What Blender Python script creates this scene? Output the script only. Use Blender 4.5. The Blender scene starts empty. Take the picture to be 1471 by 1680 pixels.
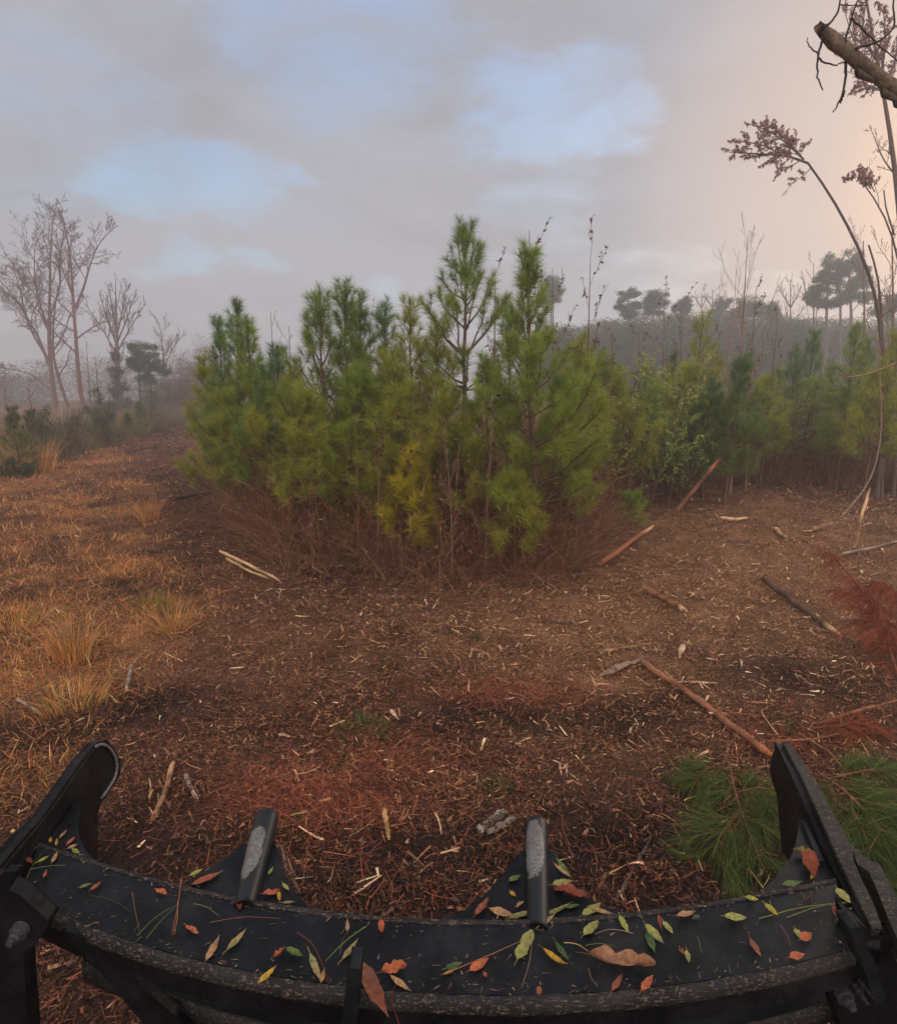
import bpy, math, random
import numpy as np
from mathutils import Vector
R = math.radians
C = bpy.context.scene.collection
scn = bpy.context.scene

# ------------------------------------------------------------------ camera
F, CX, CY = 1001.0, 735.5, 840.0            # focal length and centre in photo pixels
CAMZ, TH = 2.5, R(11.3)
cam = bpy.data.cameras.new('camera'); camo = bpy.data.objects.new('camera', cam); C.objects.link(camo)
cam.sensor_fit = 'VERTICAL'; cam.sensor_height = 24; cam.sensor_width = 24*1471/1680; cam.lens = 24*F/1680
cam.clip_start = 0.05; cam.clip_end = 2000
camo.location = (0, 0, CAMZ); camo.rotation_euler = (math.pi/2-TH, 0, 0)
scn.camera = camo
scn.view_settings.view_transform = 'Standard'; scn.view_settings.look = 'None'
scn.view_settings.exposure = 0.0; scn.view_settings.gamma = 1
scn.render.engine = 'CYCLES'
cy = scn.cycles
cy.max_bounces = 5; cy.diffuse_bounces = 3; cy.glossy_bounces = 2; cy.transmission_bounces = 3
cy.volume_bounces = 2; cy.transparent_max_bounces = 6
cy.use_denoising = True
cy.caustics_reflective = False; cy.caustics_refractive = False

def ray(px, py):
    u = (px-CX)/F; v = (CY-py)/F
    return np.array((u, math.cos(TH)+v*math.sin(TH), -math.sin(TH)+v*math.cos(TH)))
CAM = np.array((0, 0, CAMZ))
def PY(px, py, Y):
    d = ray(px, py); return CAM + d*(Y/d[1])
def PZ(px, py, z):
    d = ray(px, py); return CAM + d*((z-CAMZ)/d[2])

# ------------------------------------------------------------------ world: overcast sky with blue gaps, glow of a low sun
SUN_AZ, SUN_EL = R(42), R(14)               # azimuth from +Y towards +X
SUND = np.array((math.sin(SUN_AZ)*math.cos(SUN_EL), math.cos(SUN_AZ)*math.cos(SUN_EL), math.sin(SUN_EL)))
w = bpy.data.worlds.new('World'); scn.world = w; w.use_nodes = True
nt = w.node_tree; nt.nodes.clear()
class NB:
    def __init__(s, nt): s.nt = nt
    def n(s, t, **kw):
        o = s.nt.nodes.new(t)
        for k, v in kw.items(): setattr(o, k, v)
        return o
    def link(s, a, b): s.nt.links.new(a, b)
    def set(s, sock, v):
        if hasattr(v, 'is_linked') or isinstance(v, bpy.types.NodeSocket): s.link(v, sock)
        else: sock.default_value = v
    def math(s, op, a, b=0.0, clamp=False):
        o = s.n('ShaderNodeMath', operation=op, use_clamp=clamp); s.set(o.inputs[0], a); s.set(o.inputs[1], b); return o.outputs[0]
    def mix(s, f, a, b):
        o = s.n('ShaderNodeMix', data_type='RGBA'); s.set(o.inputs[0], f); s.set(o.inputs[6], a); s.set(o.inputs[7], b); return o.outputs[2]
    def mul(s, a, b):
        o = s.n('ShaderNodeMix', data_type='RGBA', blend_type='MULTIPLY'); s.set(o.inputs[0], 1.0); s.set(o.inputs[6], a); s.set(o.inputs[7], b); return o.outputs[2]
    def noise(s, vec, scale, detail=4, rough=.5, dist=0.0):
        o = s.n('ShaderNodeTexNoise'); o.inputs['Scale'].default_value = scale; o.inputs['Detail'].default_value = detail
        o.inputs['Roughness'].default_value = rough; o.inputs['Distortion'].default_value = dist
        if vec is not None: s.link(vec, o.inputs['Vector'])
        return o.outputs[0]
    def ramp(s, v, a, b, c=0.0, d=1.0, smooth=True):
        o = s.n('ShaderNodeMapRange', interpolation_type='SMOOTHSTEP' if smooth else 'LINEAR'); s.set(o.inputs[0], v)
        for i, q in enumerate((a, b, c, d)): o.inputs[i+1].default_value = q
        return o.outputs[0]
    def dot(s, vec, d):
        o = s.n('ShaderNodeVectorMath', operation='DOT_PRODUCT'); s.link(vec, o.inputs[0]); o.inputs[1].default_value = tuple(d); return o.outputs['Value']
    def vmul(s, vec, d):
        o = s.n('ShaderNodeVectorMath', operation='MULTIPLY'); s.link(vec, o.inputs[0]); o.inputs[1].default_value = tuple(d); return o.outputs[0]
nb = NB(nt)
tc = nb.n('ShaderNodeTexCoord').outputs['Generated']
flat = nb.vmul(tc, (1, 1, 2.6))
n1 = nb.noise(flat, 1.9, 7, .58, .5); n2 = nb.noise(flat, 6.0, 6, .6, .6)
cloud = nb.mix(nb.ramp(n1, .36, .66), (.365, .37, .395, 1), (.44, .46, .51, 1))
cloud = nb.mix(nb.ramp(n2, .42, .75, 0, .45), cloud, (.47, .475, .51, 1))
top = nb.ramp(nb.dot(tc, (0, 0, 1)), .05, .7)
cloud = nb.mul(cloud, nb.mix(top, (1.06, 1.0, .98, 1), (.97, .985, 1.05, 1)))
wv_ = nb.n('ShaderNodeTexNoise'); wv_.inputs['Scale'].default_value = 3.2; wv_.inputs['Detail'].default_value = 6; wv_.inputs['Roughness'].default_value = .62; nb.link(flat, wv_.inputs['Vector'])
wsub = nb.n('ShaderNodeVectorMath', operation='SUBTRACT'); nb.link(wv_.outputs['Color'], wsub.inputs[0]); wsub.inputs[1].default_value = (.5, .5, .5)
wadd = nb.n('ShaderNodeVectorMath', operation='ADD'); nb.link(nb.vmul(wsub.outputs[0], (.34, .34, .14)), wadd.inputs[0]); nb.link(tc, wadd.inputs[1])
wnm = nb.n('ShaderNodeVectorMath', operation='NORMALIZE'); nb.link(nb.vmul(wadd.outputs[0], (1, 1, 2.3)), wnm.inputs[0]); tw = wnm.outputs[0]
holes = None
for px, py, ang, st in ((880, 190, 8, .95), (240, 296, 8, .9), (370, 292, 8, .95), (560, 60, 11, .65), (830, 245, 6, .5), (290, 432, 4.5, .8), (410, 440, 4, .6), (640, 485, 4, .6),
                        (1060, 440, 8, .5), (1235, 462, 4.5, .42), (120, 180, 9, .5), (60, 290, 9, .5), (870, 330, 7, .6), (900, 410, 5, .5), (985, 135, 6, .75)):
    d = ray(px, py); d = d/np.linalg.norm(d); d = d*np.array((1, 1, 2.3)); d = d/np.linalg.norm(d)
    sx = nb.ramp(nb.dot(tw, d), math.cos(R(ang*1.0)), 1.0, 0, st)
    holes = sx if holes is None else nb.math('MAXIMUM', holes, sx)
hm = nb.ramp(nb.math('ADD', holes, nb.math('MULTIPLY', nb.math('SUBTRACT', n2, .5), 1.1)), .20, 1.15)
hm = nb.math('MULTIPLY', hm, nb.ramp(holes, 0, .35))
glow = nb.ramp(nb.dot(tc, SUND), math.cos(R(29)), 1.0)
glow2 = nb.ramp(nb.dot(tc, SUND), math.cos(R(13)), 1.0)
lit = nb.mix(nb.math('MULTIPLY', glow, .85), cloud, (.80, .60, .49, 1))
lit = nb.mix(nb.math('MULTIPLY', glow2, .8), lit, (1.15, .74, .46, 1))
rear = nb.mix(nb.ramp(nb.dot(tc, (0, -1, .55)), -.35, .75), (1, 1, 1, 1), (4.0, 3.55, 3.1, 1))  # added boost: unseen sky behind the camera made brighter and warmer as front light
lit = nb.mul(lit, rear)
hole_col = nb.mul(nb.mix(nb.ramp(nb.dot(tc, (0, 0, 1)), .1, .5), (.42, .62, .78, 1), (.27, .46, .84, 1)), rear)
cl_bg = nb.n('ShaderNodeBackground'); nb.link(lit, cl_bg.inputs[0]); cl_bg.inputs[1].default_value = 1.0
ho_bg = nb.n('ShaderNodeBackground'); nb.link(hole_col, ho_bg.inputs[0]); ho_bg.inputs[1].default_value = .8
sky = nb.n('ShaderNodeTexSky'); sky.sky_type = 'NISHITA'; sky.sun_disc = False
sky.sun_elevation = SUN_EL; sky.sun_rotation = SUN_AZ; sky.air_density = 1.0; sky.dust_density = 1.5
sk_bg = nb.n('ShaderNodeBackground'); nb.link(sky.outputs[0], sk_bg.inputs[0]); sk_bg.inputs[1].default_value = .05
hole_sh = nb.n('ShaderNodeAddShader'); nb.link(sk_bg.outputs[0], hole_sh.inputs[0]); nb.link(ho_bg.outputs[0], hole_sh.inputs[1])
mx = nb.n('ShaderNodeMixShader'); nb.link(nb.math('MULTIPLY', hm, .75), mx.inputs[0]); nb.link(cl_bg.outputs[0], mx.inputs[1]); nb.link(hole_sh.outputs[0], mx.inputs[2])
wo = nb.n('ShaderNodeOutputWorld'); nb.link(mx.outputs[0], wo.inputs[0])
w.cycles.sampling_method = 'MANUAL'; w.cycles.sample_map_resolution = 512

sl = bpy.data.lights.new('sun', 'SUN'); sl.energy = .9; sl.angle = R(22); sl.color = (1, .86, .72)
so = bpy.data.objects.new('sun', sl); C.objects.link(so); so.location = (40, 45, 30)
so.rotation_euler = Vector(tuple(-SUND)).to_track_quat('-Z', 'Y').to_euler()

# ------------------------------------------------------------------ mesh helpers
def lin(r, g, b, k=1.0):
    f = lambda c: ((c/255)/12.92 if c/255 <= .04045 else ((c/255+.055)/1.055)**2.4)*k
    return np.array((f(r), f(g), f(b)))
def hsh(ix, iy, s):
    a = np.sin(ix*127.1+iy*311.7+s*74.7)*43758.5453
    return a-np.floor(a)
def vnoise(x, y, s=0):
    x = np.asarray(x, float); y = np.asarray(y, float)
    ix = np.floor(x); iy = np.floor(y); fx = x-ix; fy = y-iy
    fx = fx*fx*(3-2*fx); fy = fy*fy*(3-2*fy)
    a = hsh(ix, iy, s); b = hsh(ix+1, iy, s); c = hsh(ix, iy+1, s); d = hsh(ix+1, iy+1, s)
    return (a*(1-fx)+b*fx)*(1-fy)+(c*(1-fx)+d*fx)*fy
def fbm(x, y, s=0, o=3):
    t = 0; a = .5; n = 0
    for k in range(o):
        t = t+a*vnoise(x*2**k, y*2**k, s+k); n += a; a *= .5
    return t/n
def H(x, y):
    x = np.asarray(x, float); y = np.asarray(y, float)
    near = np.clip((26-np.hypot(x, y))/14, 0, 1)
    h = .30*(fbm(x/6, y/6, 3, 2)-.5)*np.clip((y-1)/6, 0, 1) + .17*(fbm(x/1.5, y/1.5, 5, 2)-.5)
    h = h+near*(.12*(fbm(x/.42, y/.42, 9, 2)-.5)+.055*(fbm(x/.13, y/.13, 11, 2)-.5))
    return h
def G(px, py, dz=0.0):
    d = ray(px, py); t = (0-CAMZ)/d[2] if d[2] < -1e-3 else 150
    for _ in range(6):
        p = CAM+d*t; t = (float(H(p[0], p[1]))+dz-CAMZ)/d[2]
    return CAM+d*t
def nrm(v): return v/np.maximum(np.linalg.norm(v, axis=-1, keepdims=True), 1e-9)

class MB:
    def __init__(s): s.v = []; s.q = []; s.t = []; s.ng = []; s.c = []; s.n = 0
    def add(s, V, Q=None, T=None, col=(.5, .5, .5)):
        V = np.asarray(V, float).reshape(-1, 3); s.v.append(V)
        col = np.asarray(col, float)
        s.c.append(np.broadcast_to(col, V.shape) if col.ndim == 1 else col.reshape(-1, 3))
        if Q is not None and len(Q): s.q.append(np.asarray(Q).reshape(-1, 4)+s.n)
        if T is not None and len(T): s.t.append(np.asarray(T).reshape(-1, 3)+s.n)
        s.n += len(V)
    def strips(s, P, D, L, W, S, col, segs=2, bend=0.0, bdir=(0, 0, -1), taper=1.0, base=1.0):
        """flat tapering blades: P base, D direction, S side vector; bend moves the tip along bdir"""
        P = np.asarray(P); N = len(P)
        L = np.broadcast_to(L, (N,))[:, None]; W = np.broadcast_to(W, (N,))[:, None]
        bd = np.broadcast_to(np.asarray(bdir, float), (N, 3)); bend = np.broadcast_to(bend, (N,))[:, None]
        V = []
        for i in range(segs+1):
            t = i/segs; c = P+D*L*t+bd*(L*bend*t*t)
            wd = W*.5*(base+(1-base)*min(1, 4*t*(1-t)) if base < 1 else 1-taper*t**1.5)
            if i == segs and taper >= 1: V.append(c[:, None, :])
            else: V.append(np.stack((c-S*wd, c+S*wd), 1))
        V = np.concatenate(V, 1); m = V.shape[1]; o = np.arange(N)[:, None]*m
        Q = [o+np.array((2*i, 2*i+1, 2*i+3, 2*i+2)) for i in range(segs-1 if taper >= 1 else segs)]
        T = o+np.array((2*segs-2, 2*segs-1, 2*segs)) if taper >= 1 else None
        col = np.asarray(col, float)
        if col.ndim == 2: col = np.repeat(col, m, 0)
        s.add(V, np.concatenate(Q) if Q else None, T, col)
    def tubes(s, P, Rd, col, k=4, cap=True):
        """P (N,n,3) centre lines, Rd (N,n) radii"""
        P = np.asarray(P, float); Rd = np.asarray(Rd, float)
        if P.ndim == 2: P = P[None]; Rd = Rd[None]
        N, n, _ = P.shape
        T = np.empty_like(P); T[:, 1:-1] = P[:, 2:]-P[:, :-2]; T[:, 0] = P[:, 1]-P[:, 0]; T[:, -1] = P[:, -1]-P[:, -2]
        T = nrm(T); m = nrm(P[:, -1]-P[:, 0])
        ref = np.where(np.abs(m[:, 2:3]) > .8, np.array((1., 0, 0)), np.array((0, 0, 1.)))[:, None, :]
        A = nrm(np.cross(T, ref)); B = np.cross(T, A)
        an = np.arange(k)*2*math.pi/k
        V = P[:, :, None, :]+Rd[:, :, None, None]*(A[:, :, None, :]*np.cos(an)[:, None]+B[:, :, None, :]*np.sin(an)[:, None])
        o = (np.arange(N)*n*k)[:, None, None, None]
        i = np.arange(n-1)[None, :, None]; j = np.arange(k)[None, None, :]; jn = (j+1) % k
        Q = np.stack((i*k+j, i*k+jn, (i+1)*k+jn, (i+1)*k+j), -1)
        Q = (Q+o).reshape(-1, 4)
        col = np.asarray(col, float)
        if col.ndim == 2 and len(col) != N*n*k: col = np.repeat(col, n*k, 0)
        base = s.n
        s.add(V, Q, None, col)
        if cap:
            for a in range(N if N < 60 else 0):
                s.ng.append([base+a*n*k+x for x in range(k)]); s.ng.append([base+a*n*k+(n-1)*k+x for x in reversed(range(k))])
    def prism(s, pts, vec, col=(.5, .5, .5)):
        pts = np.asarray(pts, float); n = len(pts); b = s.n
        s.add(np.concatenate((pts, pts+np.asarray(vec, float))), [(i, (i+1) % n, n+(i+1) % n, n+i) for i in range(n)], None, col)
        s.ng.append([b+i for i in range(n)]); s.ng.append([b+n+i for i in reversed(range(n))])
    def sweep(s, rings, col=(.5, .5, .5)):
        rings = np.asarray(rings, float); n, k, _ = rings.shape; b = s.n
        Q = [(i*k+j, i*k+(j+1) % k, (i+1)*k+(j+1) % k, (i+1)*k+j) for i in range(n-1) for j in range(k)]
        s.add(rings, Q, None, col); s.ng.append([b+j for j in range(k)]); s.ng.append([b+(n-1)*k+j for j in reversed(range(k))])
    def build(s, name, mat, parent=None, origin=(0, 0, 0), smooth=False):
        V = np.concatenate(s.v)-np.asarray(origin, float); col = np.concatenate(s.c)
        Q = np.concatenate(s.q) if s.q else np.zeros((0, 4), int); T = np.concatenate(s.t) if s.t else np.zeros((0, 3), int)
        loops = np.concatenate([Q.ravel(), T.ravel()]+[np.array(g) for g in s.ng]).astype(np.int32)
        sizes = np.concatenate([np.full(len(Q), 4), np.full(len(T), 3)]+[np.array([len(g)]) for g in s.ng]).astype(np.int32)
        me = bpy.data.meshes.new(name)
        me.vertices.add(len(V)); me.vertices.foreach_set('co', V.astype(np.float32).ravel())
        me.loops.add(len(loops)); me.loops.foreach_set('vertex_index', loops)
        me.polygons.add(len(sizes)); me.polygons.foreach_set('loop_start', (np.cumsum(sizes)-sizes).astype(np.int32)); me.polygons.foreach_set('loop_total', sizes)
        me.polygons.foreach_set('use_smooth', np.full(len(sizes), bool(smooth)))
        a = me.attributes.new('tint', 'FLOAT_COLOR', 'POINT')
        a.data.foreach_set('color', np.concatenate((col, np.ones((len(col), 1))), 1).astype(np.float32).ravel())
        me.update(calc_edges=True); me.validate()
        me.materials.append(mat)
        o = bpy.data.objects.new(name, me); C.objects.link(o)
        if parent is not None: o.parent = parent
        else: o.location = tuple(origin)
        return o
def thing(name, label, cat, loc, group=None):
    o = bpy.data.objects.new(name, None); C.objects.link(o); o.location = tuple(float(q) for q in loc); o.empty_display_size = .1
    o['label'] = label; o['category'] = cat
    if group: o['group'] = group
    return o
def tag(o, label, cat, group=None, kind=None):
    o['label'] = label
    if cat: o['category'] = cat
    if group: o['group'] = group
    if kind: o['kind'] = kind
    return o

# ------------------------------------------------------------------ materials
def mat(name, rough=.85, var=.25, scale=30, spec=.2, transl=0.0, bump=0.0, bscale=60, gain=1.0):
    m = bpy.data.materials.new(name); m.use_nodes = True; b = NB(m.node_tree); m.node_tree.nodes.clear()
    at = b.n('ShaderNodeAttribute', attribute_name='tint').outputs['Color']
    tcn = b.n('ShaderNodeTexCoord').outputs['Object']
    no = b.noise(tcn, scale, 4, .6)
    v = b.ramp(no, .3, .7, (1-var)*gain, (1+var)*gain)
    cm = b.n('ShaderNodeCombineColor')
    for i in range(3): b.link(v, cm.inputs[i])
    colr = b.mul(at, cm.outputs[0])
    p = b.n('ShaderNodeBsdfPrincipled'); b.link(colr, p.inputs['Base Color']); p.inputs['Roughness'].default_value = rough
    p.inputs['Specular IOR Level'].default_value = spec
    if bump:
        bn = b.n('ShaderNodeBump'); bn.inputs['Strength'].default_value = bump; bn.inputs['Distance'].default_value = .02
        b.link(b.noise(tcn, bscale, 5, .65), bn.inputs['Height']); b.link(bn.outputs[0], p.inputs['Normal'])
    out = b.n('ShaderNodeOutputMaterial'); sh = p.outputs[0]
    if transl:
        tr = b.n('ShaderNodeBsdfTranslucent'); b.link(colr, tr.inputs[0])
        ms = b.n('ShaderNodeMixShader'); ms.inputs[0].default_value = transl; b.link(sh, ms.inputs[1]); b.link(tr.outputs[0], ms.inputs[2]); sh = ms.outputs[0]
    b.link(sh, out.inputs[0]); return m
M_needle = mat('pine_needles', .6, .12, 3, .3, .35)
M_bark = mat('bark', .95, .35, 25, .1, 0, .5, 40)
M_twig = mat('twigs', .95, .15, 5, .1)
M_leaf = mat('leaf', .6, .28, 90, .3, .15)
def blotch(m):
    b = NB(m.node_tree); p = [n for n in m.node_tree.nodes if n.type == 'BSDF_PRINCIPLED'][0]; src = p.inputs['Base Color'].links[0].from_socket
    tcn = b.n('ShaderNodeTexCoord').outputs['Object']; n1 = b.noise(tcn, 130, 4, .65); n2 = b.noise(tcn, 520, 3, .6)
    c = b.mix(b.ramp(n1, .52, .68, 0, .7), src, b.mul(src, (.42, .30, .22, 1))); c = b.mix(b.ramp(n2, .63, .70, 0, .8), c, (.02, .013, .01, 1))
    b.link(c, p.inputs['Base Color'])
blotch(M_leaf)
M_fol = mat('small_leaves', .6, .12, 4, .25, .3)
M_grass = mat('grass_blades', .8, .15, 6, .15, .25)
M_litter = mat('litter', .9, .2, 40, .12)
M_wood = mat('raw_wood', .85, .35, 60, .15, 0, .4, 90)

def metal_mat(name, base, wear_amt, wear_col, rough=.5, fs=60, spec=.14):
    m = bpy.data.materials.new(name); m.use_nodes = True; b = NB(m.node_tree); m.node_tree.nodes.clear()
    tcn = b.n('ShaderNodeTexCoord').outputs['Object']
    n_big = b.noise(tcn, 7, 5, .6); n_f = b.noise(tcn, fs, 6, .75); n_s = b.noise(b.vmul(tcn, (1, 6, 6)), 40, 3, .6)
    n_d = b.noise(tcn, 260, 2, .5)
    c = b.mix(b.ramp(n_big, .35, .7), (*base, 1), (base[0]*1.7+.004, base[1]*1.7+.004, base[2]*1.75+.005, 1))
    c = b.mix(b.ramp(n_d, .70, .78, 0, .35), c, (.16, .15, .135, 1))
    n_w = b.noise(b.vmul(tcn, (1, 1, 1)), 3.5, 6, .7); c = b.mix(b.ramp(n_w, .48, .75, 0, .22), c, (.045, .034, .026, 1))
    wv = b.math('ADD', b.math('MULTIPLY', n_f, .6), b.math('MULTIPLY', n_s, .4))
    wm = b.ramp(wv, .62-wear_amt, .72-wear_amt)
    wc = b.mix(n_big, (*wear_col, 1), (wear_col[0]*.45, wear_col[1]*.42, wear_col[2]*.4, 1))
    c = b.mix(wm, c, wc)
    p = b.n('ShaderNodeBsdfPrincipled'); b.link(c, p.inputs['Base Color'])
    b.link(b.ramp(n_f, .3, .7, rough-.1, rough+.2), p.inputs['Roughness']); p.inputs['Specular IOR Level'].default_value = spec
    bn = b.n('ShaderNodeBump'); bn.inputs['Strength'].default_value = .25; bn.inputs['Distance'].default_value = .004
    b.link(b.math('ADD', n_f, b.math('MULTIPLY', wm, .5)), bn.inputs['Height']); b.link(bn.outputs[0], p.inputs['Normal'])
    o = b.n('ShaderNodeOutputMaterial'); b.link(p.outputs[0], o.inputs[0]); return m
M_paint = metal_mat('black_paint', (.0035, .0045, .0055), .0, (.09, .075, .06), .36, 60, .13)
M_black = metal_mat('black_paint_clean', (.003, .003, .0035), -.03, (.06, .055, .05), .5)
M_worn = metal_mat('worn_steel_edge', (.011, .010, .009), .105, (.17, .135, .10), .55, 150)
M_scrape = metal_mat('scraped_steel', (.012, .0125, .013), .22, (.27, .265, .25), .5, 120, .3)
M_bolt = metal_mat('bolt_steel', (.03, .03, .029), -.02, (.10, .085, .07), .4, 150, .4)

def prong_mat():
    m = bpy.data.materials.new('prong_paint'); m.use_nodes = True; b = NB(m.node_tree); m.node_tree.nodes.clear()
    tcn = b.n('ShaderNodeTexCoord').outputs['Object']; at = b.n('ShaderNodeAttribute', attribute_name='tint').outputs['Fac']
    n1 = b.noise(tcn, 22, 6, .7); n2 = b.noise(tcn, 160, 5, .7)
    mk = b.ramp(b.math('ADD', at, b.math('MULTIPLY', b.math('SUBTRACT', n1, .5), .9)), .50, .56)
    bare = b.mix(b.ramp(n2, .35, .7), (.07, .07, .068, 1), (.22, .215, .20, 1)); bare = b.mix(b.ramp(n1, .45, .6, 0, .6), bare, (.09, .075, .06, 1))
    c = b.mix(mk, b.mix(n2, (.004, .005, .006, 1), (.014, .016, .018, 1)), bare)
    p = b.n('ShaderNodeBsdfPrincipled'); b.link(c, p.inputs['Base Color']); p.inputs['Roughness'].default_value = .42; p.inputs['Specular IOR Level'].default_value = .3
    bn = b.n('ShaderNodeBump'); bn.inputs['Strength'].default_value = .4; bn.inputs['Distance'].default_value = .003; b.link(b.math('ADD', n1, b.math('MULTIPLY', mk, -.6)), bn.inputs['Height']); b.link(bn.outputs[0], p.inputs['Normal'])
    b.link(p.outputs[0], b.n('ShaderNodeOutputMaterial').inputs[0]); return m
M_prong = prong_mat()
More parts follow.
